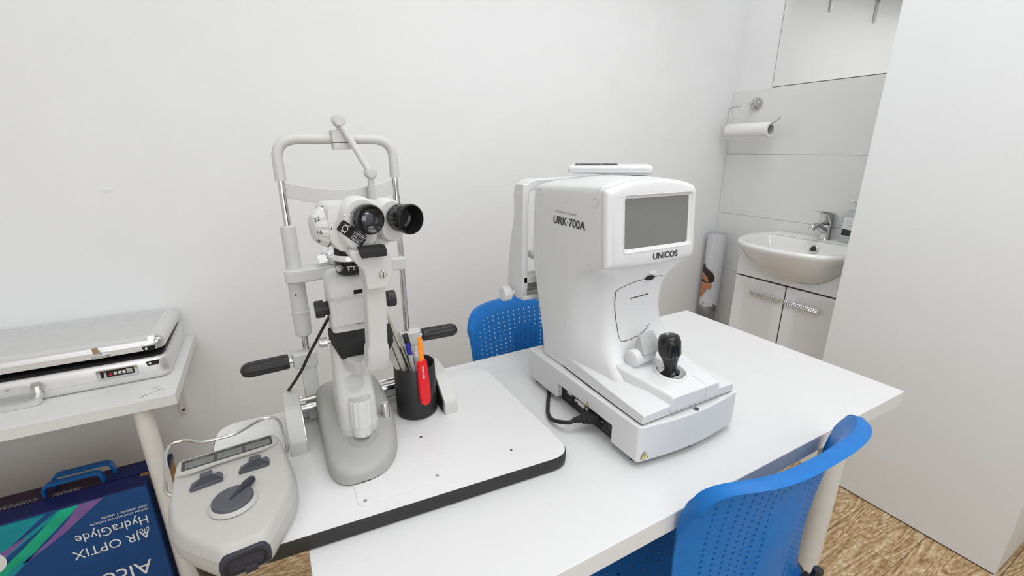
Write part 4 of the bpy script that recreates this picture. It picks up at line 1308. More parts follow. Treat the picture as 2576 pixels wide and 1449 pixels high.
# red tool hooked over the cup front with its orange stem
rt = thing('red_cutter', 'red handled cutter with an orange stem hanging over the front of the black cup', 'cutter', (0.212, 0.726, 0.80))
ux = V((0.94, 0.34, 0)).normalized()
uz = V((0.02, 0.055, 1)).normalized()
RM = frame_m((0.2085, 0.7205, 0.8095), ux, uz)
mb = MB(RM)
pts = [(-0.0115, 0.006), (-0.0085, -0.004), (0.0, -0.0075), (0.0085, -0.004), (0.0115, 0.006), (0.0115, 0.030), (0.0092, 0.082), (-0.0100, 0.082), (-0.0118, 0.030)]
rp = [(p.x, p.y) for p in roundpoly(pts, [0.006, 0.006, 0.005, 0.006, 0.006, 0.02, 0.002, 0.002, 0.02], 4)]
mb.loft([[(a * 0.93, b, -0.0015) for a, b in rp], [(a, b, 0.0) for a, b in rp], [(a, b, 0.004) for a, b in rp], [(a * 0.9, b * 0.99 + 0.0003, 0.0058) for a, b in rp]])
hd_ = build('handle', mb, M['red'], rt, angle=50)
text('printed_word', 'BRAUBERG', 0.0062, RM @ V((0.0005, 0.048, 0.0058)), RM.to_3x3() @ V((0, 1, 0)), RM.to_3x3() @ V((-1, 0, 0)), M['inkw'], hd_, sx=0.80)
mb = MB(RM)
mb.loft([[(a, b, c) for a, c in ((-0.0048, 0.0008), (0.0048, 0.0008), (0.0048, 0.0034), (-0.0048, 0.0034))] for b in (0.080, 0.104)] + [[(a, 0.128, c) for a, c in ((-0.0042, 0.001), (0.0042, 0.001), (0.0042, 0.0032), (-0.0042, 0.0032))]])
build('stem', mb, M['orange'], rt, bevel=0.001)
build('rim_hook', MB(RM).loft([[(-0.006, 0.066, -0.0012), (0.006, 0.066, -0.0012), (0.006, 0.074, -0.0012), (-0.006, 0.074, -0.0012)], [(-0.006, 0.0655, -0.0035), (0.006, 0.0655, -0.0035), (0.006, 0.074, -0.0035), (-0.006, 0.074, -0.0035)]]), M['red'], rt)
# curved flexible film strips standing in the cup
for k, (dx, dy, w, mm_, lab) in enumerate(((0.0, 0.0, 0.0065, 'flexd', 'outermost beige curved film strip bending out of the cup to the left'),
                                           (-0.0050, 0.003, 0.0065, 'flex', 'middle grey curved film strip bending out of the cup to the left'),
                                           (-0.0095, 0.006, 0.0065, 'flexd', 'innermost beige curved film strip bending out of the cup to the left'))):
    pth = catmull([(0.2115 + dx * 0.3, 0.762 + dy, zf + 0.004), (0.204 + dx * 0.7, 0.764 + dy, 0.835), (0.197 + dx, 0.766 + dy, 0.860), (0.1885 + dx, 0.769 + dy, 0.892), (0.1795 + dx, 0.772 + dy, 0.926), (0.1700 + dx * 0.8, 0.775 + dy, 0.958), (0.159 + dx * 0.6, 0.777 + dy, 0.990), (0.145 + dx * 0.5, 0.780 + dy, 1.015)], 5)
    fs = build('film_strip', MB().ribbon(pth, (0.25, 0.95, 0.1), w, 0.0007), M[mm_], None, loc=(0.198, 0.76, zf))
    tag(fs, lab, 'strip', 'film strips in the pen cup')
# broad translucent spatula in front of them
sp = thing('grey_spatula', 'broad grey plastic spatula leaning in front of the film strips in the cup', 'spatula', (0.197, 0.752, zf))
SMx = frame_m((0.1965, 0.7440, zf + 0.002), (0.97, -0.1, 0.22), (-0.20, 0.10, 1))
mb = MB(SMx)
pts = [(-0.004, 0.0), (0.004, 0.0), (0.006, 0.085), (0.010, 0.103), (0.008, 0.150), (-0.012, 0.160), (-0.013, 0.118), (-0.006, 0.095)]
rp = [(p.x, p.y) for p in roundpoly(pts, [0.001, 0.001, 0.01, 0.01, 0.008, 0.008, 0.012, 0.01], 3)]
mb.loft([[(a, b, -0.0008) for a, b in rp], [(a, b, 0.0008) for a, b in rp]])
build('blade', mb, M['flex'], sp)
mb = MB(SMx)
mb.tube([(0.0, 0.002, 0.001), (0.001, 0.09, 0.001), (-0.001, 0.145, 0.001)], 0.0009, 6)
build('blade_rib', mb, M['gap'], sp)

# ------------------------------------------------------------------ auto refractometer
arf = thing('auto_refractometer', 'white desktop auto refractometer with tilted grey screen and black joystick on the desk', 'eye instrument', (0.607, 0.63, DZ))
AX0, AX1 = 0.4835, 0.7305
# base housing with bowed front and a connector notch on the left
bpts = [(AX0, 0.452)] + [(AX0 + (AX1 - AX0) * k / 10, 0.452 - 0.012 * math.sin(PI * k / 10)) for k in range(1, 10)] + [(AX1, 0.452), (AX1, 0.806), (AX0, 0.806)]
bpr = [0.006] + [0.0] * 9 + [0.006, 0.008, 0.008]
base = MB()
rp = [(p.x, p.y) for p in roundpoly(bpts, bpr, 3)]
base.loft([[(x, y, 0.752) for x, y in rp], [(x, y, 0.8205) for x, y in rp]])
bmesh.ops.remove_doubles(base.bm, verts=base.bm.verts, dist=1e-5)
bo = build('base_housing', base, M['white'], arf, bevel=0.0030, seg=3)
carve(bo, MB().box((0.47, 0.518, 0.74), (0.4985, 0.6905, 0.7860)))
for (x, y) in ((0.505, 0.475), (0.705, 0.475), (0.505, 0.785), (0.705, 0.785), (0.612, 0.462)):
    build('rubber_foot', MB().lathe((x, y, DZ + 0.0002), (0, 0, 1), [(0, 0.011), (0.009, 0.012), (0.0135, 0.012)], 20), M['rubber'], arf)
cpn = build('connector_panel', MB().box((0.4970, 0.5185, 0.7475), (0.5000, 0.6900, 0.7858)), M['blackm'], arf)
PXX = 0.4970
mb = MB().box((PXX - 0.002, 0.6525, 0.7705), (PXX + 0.001, 0.6680, 0.7765))
ub = build('usb_port', mb, M['alu'], cpn, bevel=0.0006)
o = build('vga_port', MB().prism(roundpoly([(0.6105, 0.7655), (0.6300, 0.7655), (0.6320, 0.7745), (0.6085, 0.7745)], 0.002), 'x', PXX - 0.003, PXX + 0.001), M['inkw'], cpn, bevel=0.0006)
for y in (0.6025, 0.6375):
    build('jack_screw', MB().lathe((PXX, y, 0.770), (-1, 0, 0), [(0, 0.0032), (0.0025, 0.0032), (0.0025, 0.0016), (0.0005, 0.0014)], 14), M['inkw'], cpn)
build('power_switch', MB().box((PXX - 0.0025, 0.5270, 0.7605), (PXX + 0.001, 0.5405, 0.7765)), M['blackg'], cpn, bevel=0.001)
build('fuse_holder', MB().box((PXX - 0.0015, 0.5435, 0.7605), (PXX + 0.001, 0.5500, 0.7765)), M['black'], cpn, bevel=0.0006)
for (y, z) in ((0.5555, 0.7690), (0.5225, 0.7715)):
    build('jack_screw', MB().lathe((PXX, y, z), (-1, 0, 0), [(0, 0.0024), (0.0018, 0.0024), (0.0018, 0.0010), (0.0005, 0.001)], 12), M['steel'], cpn)
for (b_, y, z) in (('USB', 0.6645, 0.7575), ('RS-232C', 0.6290, 0.7545), ('INPUT', 0.5760, 0.7535), ('FUSE T3.15AL 250V', 0.5580, 0.7535)):
    text('printed_word', b_, 0.0052, (PXX, y, z), (0, -1, 0), (0, 0, 1), M['inkg'], cpn, sx=0.75)


def warning(o, x, y, s, parent, bolt):
    mm_ = frame_m(o, x, y)
    mb = MB(mm_)
    tri = lambda k: [(p.x, p.y) for p in roundpoly([(-k, -k * 0.577), (k, -k * 0.577), (0, k * 1.155)], k * 0.16, 3)]
    mb.poly([(a, b, 0.0003) for a, b in tri(s)])
    t_ = build('warning_sticker', mb, M['ink'], parent)
    mb = MB(mm_)
    mb.poly([(a, b, 0.0005) for a, b in tri(s * 0.84)])
    build('sticker_field', mb, M['yel'], t_)
    mb = MB(mm_)
    if bolt:
        q = [(0.10, 0.55), (-0.22, 0.05), (0.02, 0.08), (-0.10, -0.40), (0.26, 0.18), (0.04, 0.16)]
    else:
        q = [(-0.10, 0.55), (-0.07, -0.10), (0.07, -0.10), (0.10, 0.55)]
        mb.poly([(-0.09 * s, -0.38 * s, 0.0007), (0.09 * s, -0.38 * s, 0.0007), (0.09 * s, -0.2 * s, 0.0007), (-0.09 * s, -0.2 * s, 0.0007)])
    mb.poly([(a * s, b * s, 0.0007) for a, b in q])
    build('sticker_sign', mb, M['ink'], t_)


warning((AX0 + 0.0135, 0.4485, 0.7640), (1, -0.16, 0), (0, 0, 1), 0.0082, arf, True)
warning((AX0, 0.5865, 0.7915), (0, -1, 0), (0, 0, 1), 0.0058, arf, False)
build('front_lock_screw', MB().lathe((0.611, 0.4465, 0.8205), (0, 0, 1), [(0, 0.005), (0.0012, 0.0046), (0.0012, 0.002), (0.0002, 0.002)], 16), M['slate'], arf)

# moving carriage: skirt with sloped wings, raised deck
KX0, KX1 = 0.4905, 0.7190


def skx(y):
    return 0.0


mb = MB()
sk = [(0.4545, 0.8390, 0.8435, 0.4905), (0.50, 0.8410, 0.8530, 0.4912), (0.56, 0.8435, 0.8640, 0.4930), (0.62, 0.8460, 0.8720, 0.4955), (0.675, 0.8480, 0.8760, 0.4980), (0.70, 0.8300, 0.8500, 0.4990), (0.77, 0.8290, 0.8400, 0.5000)]
rings = []
for (y, ze, zc, x0) in sk:
    x1 = KX0 + KX1 - x0
    rings.append([(x0, y, 0.8235), (x1, y, 0.8235), (x1 - 0.0015, y, ze), (x1 - 0.060, y, zc), (x0 + 0.060, y, zc), (x0 + 0.0015, y, ze)])
# bowed nose
nose = []
r0 = rings[0]
mb.loft([[(KX0 + 0.002, 0.4535, 0.8240), (KX1 - 0.002, 0.4535, 0.8240), (KX1 - 0.003, 0.4535, 0.8380), (KX1 - 0.075, 0.4515, 0.8425), (KX0 + 0.075, 0.4515, 0.8425), (KX0 + 0.003, 0.4535, 0.8380)]] + rings)
skb = build('carriage_skirt', mb, M['white'], arf, bevel=0.0025, seg=3, angle=22)
build('carriage_gap', MB().prism([(KX0 + 0.002, 0.457), (KX1 - 0.002, 0.457), (KX1 - 0.004, 0.60), (KX1 - 0.010, 0.70), (KX1 - 0.010, 0.765), (KX0 + 0.010, 0.765), (KX0 + 0.010, 0.70), (KX0 + 0.004, 0.60)], 'z', 0.8203, 0.8240), M['blackm'], arf)
mb = MB()
rings = []
for (y, x0, x1, z) in ((0.4495, 0.5545, 0.6690, 0.8560), (0.4560, 0.5530, 0.6690, 0.8600), (0.50, 0.5420, 0.6740, 0.8660), (0.55, 0.5270, 0.6820, 0.8735), (0.585, 0.5230, 0.6860, 0.8770), (0.61, 0.5300, 0.6800, 0.8790)):
    rings.append([(p.x, y, p.y) for p in roundpoly([(x0 - 0.004, 0.832), (x1 + 0.004, 0.832), (x1, z), (x0, z)], [0.001, 0.001, 0.006, 0.006], 4)])
mb.loft(rings)
dk = build('deck', mb, M['white'], arf, bevel=0.0018, seg=2, angle=45)
for sp_ in ([(0.636, 0.4490, 0.8340), (0.636, 0.4488, 0.8555), (0.6355, 0.4562, 0.8604), (0.6345, 0.482, 0.8640)], [(0.6150, 0.536, 0.8717), (0.6060, 0.556, 0.8750), (0.6020, 0.566, 0.8765)]):
    build('deck_seam', MB().tube(sp_, 0.0004, 6), M['grout'], dk)

# main body: rear housing lofted upwards, neck hollowed at the front
HX0, HX1 = 0.4985, 0.7165


def body_ring(z, yb, ys, yf, xn, grow=0.0, ins=0.0):
    x0, x1 = HX0 + ins, HX1 - ins
    xn0, xn1 = HX0 + xn, HX1 - xn
    pts = [(x0, yb - ins), (x0, ys), (xn0, yf), (xn1, yf), (x1, ys), (x1, yb - ins)]
    return [(p.x, p.y, z) for p in roundpoly(pts, [0.014, 0.030, 0.022, 0.022, 0.030, 0.014], 6)]


BR = [(0.8225, 0.772, 0.700, 0.536, 0.016), (0.850, 0.776, 0.690, 0.539, 0.016), (0.862, 0.778, 0.686, 0.547, 0.018), (0.875, 0.781, 0.682, 0.562, 0.022), (0.890, 0.785, 0.678, 0.579, 0.029), (0.905, 0.789, 0.677, 0.591, 0.035), (0.922, 0.794, 0.676, 0.600, 0.040), (0.945, 0.800, 0.674, 0.605, 0.042), (0.975, 0.809, 0.671, 0.607, 0.043), (1.000, 0.816, 0.664, 0.604, 0.041), (1.020, 0.820, 0.652, 0.598, 0.034), (1.036, 0.823, 0.632, 0.590, 0.022), (1.048, 0.824, 0.610, 0.585, 0.008), (1.056, 0.824, 0.5990, 0.5848, 0.0015)]
rings = [body_ring(*r) for r in BR]
ring_top = []
for (z, dy, ins) in ((1.10, 0.0040, 0.0), (1.15, 0.0075, 0.0), (1.183, 0.0100, 0.0), (1.1900, 0.0108, 0.0015), (1.1945, 0.0115, 0.006)):
    rings.append(body_ring(z, 0.822 - (z - 1.10) * 0.03, 0.6005 + dy, 0.5870 + dy, 0.0012, ins=ins))
# crowned roof
for (t, h) in ((0.80, 1.2000), (0.55, 1.2045), (0.25, 1.2065), (0.02, 1.2070)):
    b = body_ring(1.2, 0.818, 0.612, 0.5985, 0.0015, ins=0.006)
    cx, cy = (HX0 + HX1) / 2, 0.70
    rings.append([(cx + (p[0] - cx) * t, cy + (p[1] - cy) * min(1.0, t + 0.12 if t < 0.9 else t), h) for p in b])
rings = [[(x, y, z - (0.012 * max(0.0, (y - 0.69) / 0.13) ** 2 if z > 1.16 else 0.0)) for x, y, z in r] for r in rings]
bs = build('body_shell', MB().loft(rings), M['white'], arf, angle=48)
text('model_lettering', 'URK·700A', 0.0215, (HX0, 0.7400, 1.1165), (0, -1, 0), (0, 0, 1), M['ink'], bs, sx=1.08, shear=0.05, lift=0.0008, bold=0.006)
text('small_lettering', 'Auto Refracto - Keratometer', 0.0072, (HX0, 0.7330, 1.1385), (0, -1, 0), (0, 0, 1), M['inkg'], bs, sx=0.80, lift=0.0008)
for (y, z) in ((0.612, 1.1685), (0.618, 1.050), (0.790, 1.172)):
    mb = MB()
    mb.tube([(HX0 - 0.0002, y + 0.0082 * math.cos(a), z + 0.0082 * math.sin(a)) for a in [2 * PI * k / 26 for k in range(27)]], 0.0005, 6, cap=False)
    build('screw_cover', mb, M['whited'], bs)
# front panel with the screen, leaning back
FM = frame_m((HX0 + 0.0, 0.5850, 1.0560), (1, 0, 0), (0, 0.085, 1))
FW = HX1 - HX0
mb = MB(FM)
fp = [(0.0, 0.0), (0.10, -0.006), (FW, 0.0), (FW, 0.134), (FW * 0.80, 0.1465), (FW * 0.5, 0.1510), (FW * 0.20, 0.1465), (0.0, 0.134)]
fr_ = [0.004, 0.12, 0.010, 0.010, 0.06, 0.08, 0.06, 0.004]


def fring(z, ins):
    c = V((FW / 2, 0.071))
    out = []
    for p in roundpoly(fp, fr_, 5):
        d = c - V((p.x, p.y))
        out.append((p.x + ins * (1 if d.x > 0 else -1) * min(1, abs(d.x) / 0.08), p.y + ins * (1 if d.y > 0 else -1) * min(1, abs(d.y) / 0.05), z))
    return out


mb.loft([fring(-0.010, 0.002), fring(0.0, 0.0), fring(0.0065, 0.0006), fring(0.0105, 0.003), fring(0.0135, 0.0085)])
fpn = build('front_panel', mb, M['white'], arf, angle=60)
SX0, SX1, SY0, SY1 = 0.0365, FW - 0.013, 0.0245, 0.1240
mb = MB(FM)
a = roundpoly([(SX0, SY0), (SX1, SY0), (SX1, SY1), (SX0, SY1)], 0.006, 3)
b = roundpoly([(SX0 + 0.006, SY0 + 0.006), (SX1 - 0.006, SY0 + 0.006), (SX1 - 0.006, SY1 - 0.006), (SX0 + 0.006, SY1 - 0.006)], 0.004, 3)
mb.loft([[(p.x, p.y, 0.020) for p in a], [(p.x, p.y, 0.0135) for p in a], [(p.x, p.y, 0.0085) for p in b], [(p.x, p.y, 0.007) for p in b]])
carve(fpn, mb)
mb = MB(FM)
c = [(SX0 + 0.0055, SY0 + 0.0055), (SX1 - 0.0055, SY0 + 0.0055), (SX1 - 0.0055, SY1 - 0.0055), (SX0 + 0.0055, SY1 - 0.0055)]
mb.loft([[(x, y, 0.0066) for x, y in c], [(x, y, 0.0076) for x, y in c]])
scn = build('screen', mb, M['screen'], arf)
mb = MB(FM)
mb.loft([[(p.x, p.y, 0.0138) for p in roundpoly([(SX0 - 0.001, SY0 - 0.001), (SX1 + 0.001, SY0 - 0.001), (SX1 + 0.001, SY1 + 0.001), (SX0 - 0.001, SY1 + 0.001)], 0.007, 4)],
         [(p.x, p.y, 0.0143) for p in roundpoly([(SX0, SY0), (SX1, SY0), (SX1, SY1), (SX0, SY1)], 0.006, 4)],
         [(p.x, p.y, 0.0085) for p in roundpoly([(SX0 + 0.005, SY0 + 0.005), (SX1 - 0.005, SY0 + 0.005), (SX1 - 0.005, SY1 - 0.005), (SX0 + 0.005, SY1 - 0.005)], 0.004, 4)]], False, False)
build('screen_bezel', mb, M['white'], fpn, angle=50)
mb = MB(FM)
mb.loft([fring(-0.0005, -0.0002), fring(0.0005, -0.0002)], False, False)
build('panel_seam', mb, M['grout'], fpn)
text('brand_lettering', 'UNICOS', 0.0160, FM @ V((0.1055, 0.0068, 0.0133)), (1, 0, 0), FM.to_3x3() @ V((0, 1, 0)), M['ink'], fpn, sx=1.06, lift=0.0012, bold=0.008)
# printer door lines on the neck front, cover tab and paper slot


def neck(x, z):
    """front surface y of the neck at height z (for drawing seams on it)"""
    for a, b in zip(BR, BR[1:]):
        if a[0] <= z <= b[0]:
            t = (z - a[0]) / (b[0] - a[0])
            return a[3] + (b[3] - a[3]) * t
    return 0.6


def neck_line(pts, r=0.0006):
    mb = MB()
    P = catmull([(x, 0, z) for x, z in pts], 5)
    mb.tube([(p.x, neck(p.x, p.z) - 0.0001, p.z) for p in P], r, 6)
    return mb


build('printer_door_seam', neck_line([(0.5500, 1.0020), (0.5530, 0.97), (0.5580, 0.93), (0.5590, 0.9070), (0.572, 0.9035), (0.600, 0.9060), (0.625, 0.9130), (0.640, 0.9220)]), M['gap'], bs)
build('printer_door_seam', neck_line([(0.5500, 1.0020), (0.5600, 1.0085), (0.590, 1.0160), (0.615, 1.0185)]), M['gap'], bs)
build('printer_door_seam', neck_line([(0.638, 1.0200), (0.655, 1.0205), (0.664, 1.0180)]), M['gap'], bs)
build('printer_slot', neck_line([(0.590, 0.9810), (0.615, 0.9825), (0.636, 0.9840)], 0.0010), M['gap'], bs)
mb = MB()
mb.lathe((0.6270, 0.5975, 1.0225), (0, -1, -0.1), [(0, 0.0115), (0.003, 0.0110), (0.004, 0.009)], 24)
for v in mb.bm.verts:
    v.co.z = 1.0205 + (v.co.z - 1.0225) * 0.45
build('door_latch', mb, M['blackm'], bs)
mb = MB()
mb.lathe((0.628, 0.596, 1.034), (0, -1, 0.15), [(0, 0.012), (0.006, 0.0105), (0.008, 0.007)], 24)
for v in mb.bm.verts:
    v.co.z = 1.0330 + (v.co.z - 1.034) * 0.5
build('latch_brow', mb, M['white'], bs)
# release lever on the deck
LVM = frame_m((0.5560, 0.5360, 0.8900), (0.97, 0.18, 0.06), (-0.15, 0.9, 0.4))
mb = MB()
mb.lathe((0.548, 0.550, 0.8870), (0.97, 0.12, 0.0), [(0, 0.004), (0.001, 0.0145), (0.003, 0.0165), (0.052, 0.0165), (0.055, 0.0145), (0.0555, 0.002)], 28)
lb = build('lever_barrel', mb, M['white'], arf, angle=50)
mb = MB()
mb.loft([[(0.561, 0.558, 0.897), (0.612, 0.5635, 0.897), (0.613, 0.534, 0.897), (0.564, 0.530, 0.897)], [(0.569, 0.560, 0.928), (0.611, 0.565, 0.928), (0.611, 0.5580, 0.928), (0.5710, 0.553, 0.928)]])
lev = build('release_lever', mb, mat('lever_grey', (0.44, 0.44, 0.44), 0.4), arf, bevel=0.003, seg=3)
for k in range(4):
    t = 0.28 + 0.16 * k
    z = 0.897 + 0.029 * t
    y = 0.530 + 0.0225 * t
    build('grip_rib', MB().tube([(0.574, y + 0.0016, z), (0.609, y + 0.0055, z)], 0.0011, 8), M['white'], lev)
# joystick
jb = V((0.6030, 0.5040, 0.8640))
jn = V((0, -0.14, 1)).normalized()
jring = build('joystick_ring', MB().lathe(jb, jn, [(-0.006, 0.0305), (0.006, 0.0290), (0.0075, 0.0272), (0.0075, 0.0255)], 40, True, False), M['white'], arf, angle=50)
build('chrome_plate', MB().lathe(jb + jn * 0.0070, jn, [(0, 0.0265), (0.0012, 0.0260), (0.0016, 0.0235), (0.0006, 0.0140), (-0.001, 0.001)], 40, True, False), M['chrome'], jring)
ja = V((-0.09, 0.10, 1)).normalized()
mb = MB()
mb.lathe(jb + jn * 0.006, ja, [(0, 0.0160), (0.003, 0.0115), (0.010, 0.0108), (0.020, 0.0130), (0.030, 0.0165), (0.0335, 0.0176), (0.0345, 0.0192), (0.058, 0.0200), (0.0605, 0.0195), (0.0612, 0.0186), (0.0635, 0.0185), (0.066, 0.0180), (0.0690, 0.0165), (0.0705, 0.012), (0.0712, 0.002)], 72, mod=lambda a, i: 1 - (0.06 * (1 if math.cos(18 * a) > 0.3 else 0) if i in (6, 7) else 0))
jk = build('joystick', mb, M['blackg'], arf, angle=50)
build('trigger_button', MB().lathe(jb + jn * 0.006 + ja * 0.070 + V((-0.001, 0.0035, 0)), ja, [(0, 0.0035), (0.002, 0.0034), (0.0028, 0.0026), (0.003, 0.0005)], 16), M['steel'], jk)
# chin rest arch behind the head
ax0, ax1 = 0.4880, 0.7270
yA = 0.842


def arch_limb(x0, x1):
    mb = MB()
    prof = [(1.185, yA, 0.876), (1.165, yA, 0.886), (1.110, yA, 0.884), (1.108, yA, 0.8865), (1.050, yA, 0.902), (1.000, yA, 0.912), (0.960, yA, 0.916), (0.932, yA + 0.004, 0.912), (0.922, yA + 0.02, 0.900)]
    mb.loft([[(x0, a, z), (x1, a, z), (x1, b, z), (x0, b, z)] for z, a, b in prof])
    return mb


for (a, b) in ((ax0, ax0 + 0.0145), (ax1 - 0.0145, ax1)):
    build('arch_side', arch_limb(a, b), M['white'], arf, bevel=0.003, seg=3, angle=50)
op = fillet([(ax0 + 0.008, 0, 1.140), (ax0 + 0.008, 0, 1.1835), (ax1 - 0.008, 0, 1.1835), (ax1 - 0.008, 0, 1.140)], 0.032, 8)
mb = MB()
rings = []
for i, p in enumerate(op):
    t = (op[min(i + 1, len(op) - 1)] - op[max(i - 1, 0)]).normalized()
    n_ = V((-t.z, 0, t.x))
    hw_ = 0.0078 + 0.003 * math.sin(PI * i / (len(op) - 1))
    q0, q1 = p + n_ * hw_, p - n_ * hw_
    rings.append([(q0.x, yA + 0.001, q0.z), (q1.x, yA + 0.001, q1.z), (q1.x, 0.884, q1.z), (q0.x, 0.884, q0.z)])
mb.loft(rings)
build('arch_top', mb, M['white'], arf, bevel=0.003, seg=3, angle=50)
build('arch_lower_bar', MB().loft([[(x, p.x, p.y) for p in roundpoly([(yA, 0.962), (0.880, 0.970), (0.880, 0.980), (yA, 0.980)], 0.003, 3)] for x in (ax0 + 0.004, ax1 - 0.004)]), M['white'], arf)
build('arch_lower_bar', MB().loft([[(x, p.x, p.y) for p in roundpoly([(yA, 0.922), (0.905, 0.922), (0.905, 0.932), (yA, 0.932)], 0.003, 3)] for x in (ax0 + 0.004, ax1 - 0.004)]), M['white'], arf)
build('guide_shaft', MB().cyl((ax0 + 0.010, 0.868, 0.948), (ax1 - 0.010, 0.868, 0.948), 0.0125, n=20), M['steel'], arf)
build('arch_arm', MB().box((0.545, 0.79, 0.905), (0.670, 0.875, 0.930)), M['whited'], arf, bevel=0.003)
build('chin_rest', MB().loft([[(p.x, p.y, 1.016) for p in roundpoly([(0.515, 0.846), (0.70, 0.846), (0.69, 0.888), (0.525, 0.888)], 0.010, 4)], [(p.x, p.y, 1.026) for p in roundpoly([(0.512, 0.844), (0.703, 0.844), (0.692, 0.890), (0.523, 0.890)], 0.010, 4)], [(p.x, p.y, 1.032) for p in roundpoly([(0.515, 0.848), (0.70, 0.848), (0.69, 0.888), (0.525, 0.888)], 0.010, 4)]]), M['white'], arf, bevel=0.001)
build('chin_column', MB().cyl((0.6075, 0.867, 0.925), (0.6075, 0.867, 1.020), 0.010, n=20), M['chrome'], arf)
mb = MB()
mb.lathe((ax0 + 0.002, 0.884, 0.9325), (-1, 0, 0), [(0, 0.005), (0.010, 0.005), (0.0105, 0.0085), (0.014, 0.0105), (0.0145, 0.0170), (0.031, 0.0178), (0.034, 0.0164), (0.0345, 0.001)], 72, mod=lambda a, i: 1 - (0.06 * max(0, math.cos(14 * a)) if i in (4, 5) else 0))
build('chin_knob', mb, M['white'], arf, angle=50)

# ------------------------------------------------------------------ handset lying on the refractometer
hs_ = thing('handset', 'white remote handset with dark key field lying on top of the refractometer', 'remote control', (0.640, 0.735, 1.2060))
RMx = frame_m((0.6320, 0.7380, 1.2050), (0.78, -0.62, 0.004), (0.62, 0.78, 0.012))
mb = MB(RMx)


def hr(s, z, x0=-0.083, x1=0.083, y=0.040):
    return [(p.x, p.y, z) for p in roundpoly([(x0 + s, -y + s), (x1 - s, -y + s * 1.0), (x1 - s, y - s), (x0 + s, y - s)], [0.008, 0.010, 0.010, 0.008], 4)]


mb.loft([hr(0.010, 0.0004, -0.010), hr(0.004, 0.002, -0.018), hr(0.003, 0.005, -0.030), hr(0.004, 0.0052, -0.078), hr(0.001, 0.0065), hr(0.0, 0.0115)])
build('lower_shell', mb, M['white'], hs_, angle=50)
mb = MB(RMx)
mb.loft([hr(0.0006, 0.0115), hr(0.0, 0.0122), hr(0.0004, 0.0165), hr(0.003, 0.0196), hr(0.008, 0.0205)])
build('upper_shell', mb, M['white'], hs_, angle=50)
mb = MB(RMx)
kp = roundpoly([(-0.070, -0.032), (0.004, -0.032), (0.016, -0.010), (0.016, 0.032), (-0.070, 0.032)], 0.004, 3)
mb.loft([[(p.x, p.y, 0.0200) for p in kp], [(p.x, p.y, 0.0212) for p in kp]])
kf = build('key_field', mb, M['blackm'], hs_)
for i in range(5):
    for j in range(4):
        mb = MB(RMx)
        x, y = -0.060 + 0.0145 * i, -0.0225 + 0.015 * j
        mb.box((x - 0.0042, y - 0.0042, 0.0208), (x + 0.0042, y + 0.0042, 0.0224))
        build('key', mb, M['slate'] if (i + j) % 3 else M['inkg'], kf)

# ------------------------------------------------------------------ power lead of the refractometer
lead = thing('power_lead', 'black mains lead with plug in the left side of the refractometer base', 'cable', (0.46, 0.60, DZ))
pa, pb = V((0.4940, 0.5700, 0.7715)), V((0.4520, 0.5860, 0.7640))
pd_ = (pb - pa).normalized()
PMx = frame_m(pa, V((0.36, 0.93, 0)), V((0, 0, 1)))
Zd = PMx.to_3x3() @ V((0, 0, 1))
sgn = 1 if Zd.dot(pd_) > 0 else -1
mb = MB(PMx)
rings = []
for (t, w, h) in ((0.0, 0.0125, 0.0085), (0.014, 0.0125, 0.0085), (0.0145, 0.0120, 0.0080), (0.0215, 0.0115, 0.0078), (0.022, 0.0095, 0.0080), (0.026, 0.0090, 0.0078)):
    rings.append([(p.x, p.y, sgn * t) for p in roundpoly([(-w, -h), (w, -h), (w * 0.8, h), (-w * 0.8, h)], 0.002, 2)])
mb.loft(rings)
build('plug', mb, M['blackm'], lead, angle=40)
pe = PMx @ V((0, -0.001, sgn * 0.026))
build('plug_collar', MB().lathe(pe - pd_ * 0.001, pd_, [(0, 0.0105), (0.004, 0.0108), (0.0045, 0.0075), (0.0085, 0.0070), (0.009, 0.0058), (0.0105, 0.0058), (0.011, 0.0066), (0.0135, 0.0064), (0.014, 0.0050), (0.0155, 0.0050), (0.016, 0.0058), (0.0205, 0.0050), (0.021, 0.0036)], 20), M['blackm'], lead)
q0 = pe + pd_ * 0.018
cpts = [q0, q0 + pd_ * 0.012 + V((0, 0, -0.002)), V((0.4340, 0.6250, 0.7505)), V((0.4405, 0.6550, 0.7450)), V((0.4590, 0.6850, 0.7442)), V((0.4800, 0.7150, 0.7445)), V((0.4980, 0.7420, 0.7446)), V((0.5200, 0.7700, 0.7446)), V((0.545, 0.790, 0.7446)), V((0.580, 0.800, 0.7446))]
build('cord', MB().tube(cpts, 0.0040, 10, sub=5), M['cable'], lead)

# ------------------------------------------------------------------ washbasin corner
# vanity cabinet
VC = 1.062
VX = 1.945
van = thing('vanity_cabinet', 'white bathroom vanity cabinet with two doors and glittering bar handles under the washbasin', 'cabinet', (2.08, VC, 0))
y0, y1 = VC - 0.245, VC + 0.242
build('carcass', MB().box((VX + 0.018, y0, 0.06), (XR - 0.010, y1, 0.690)), M['vanity'], van, bevel=0.0015)
for (a, b) in ((y0, y0 + 0.016), (y1 - 0.016, y1)):
    build('side_panel', MB().box((VX + 0.018, a, 0.690), (XR - 0.010, b, 0.800)), M['vanity'], van)
build('plinth', MB().box((VX + 0.05, y0 + 0.01, 0.0), (XR - 0.010, y1 - 0.01, 0.06)), M['vanity'], van)
fas_ = build('fascia', MB().box((VX, y0, 0.684), (VX + 0.018, y1, 0.800)), M['vanity'], van, bevel=0.0012)
build('shadow_gap', MB().box((VX + 0.006, y0 + 0.002, 0.676), (VX + 0.0182, y1 - 0.002, 0.6845)), M['gap'], van)
build('shadow_gap', MB().box((VX + 0.006, VC - 0.006, 0.07), (VX + 0.0182, VC + 0.006, 0.678)), M['gap'], van)
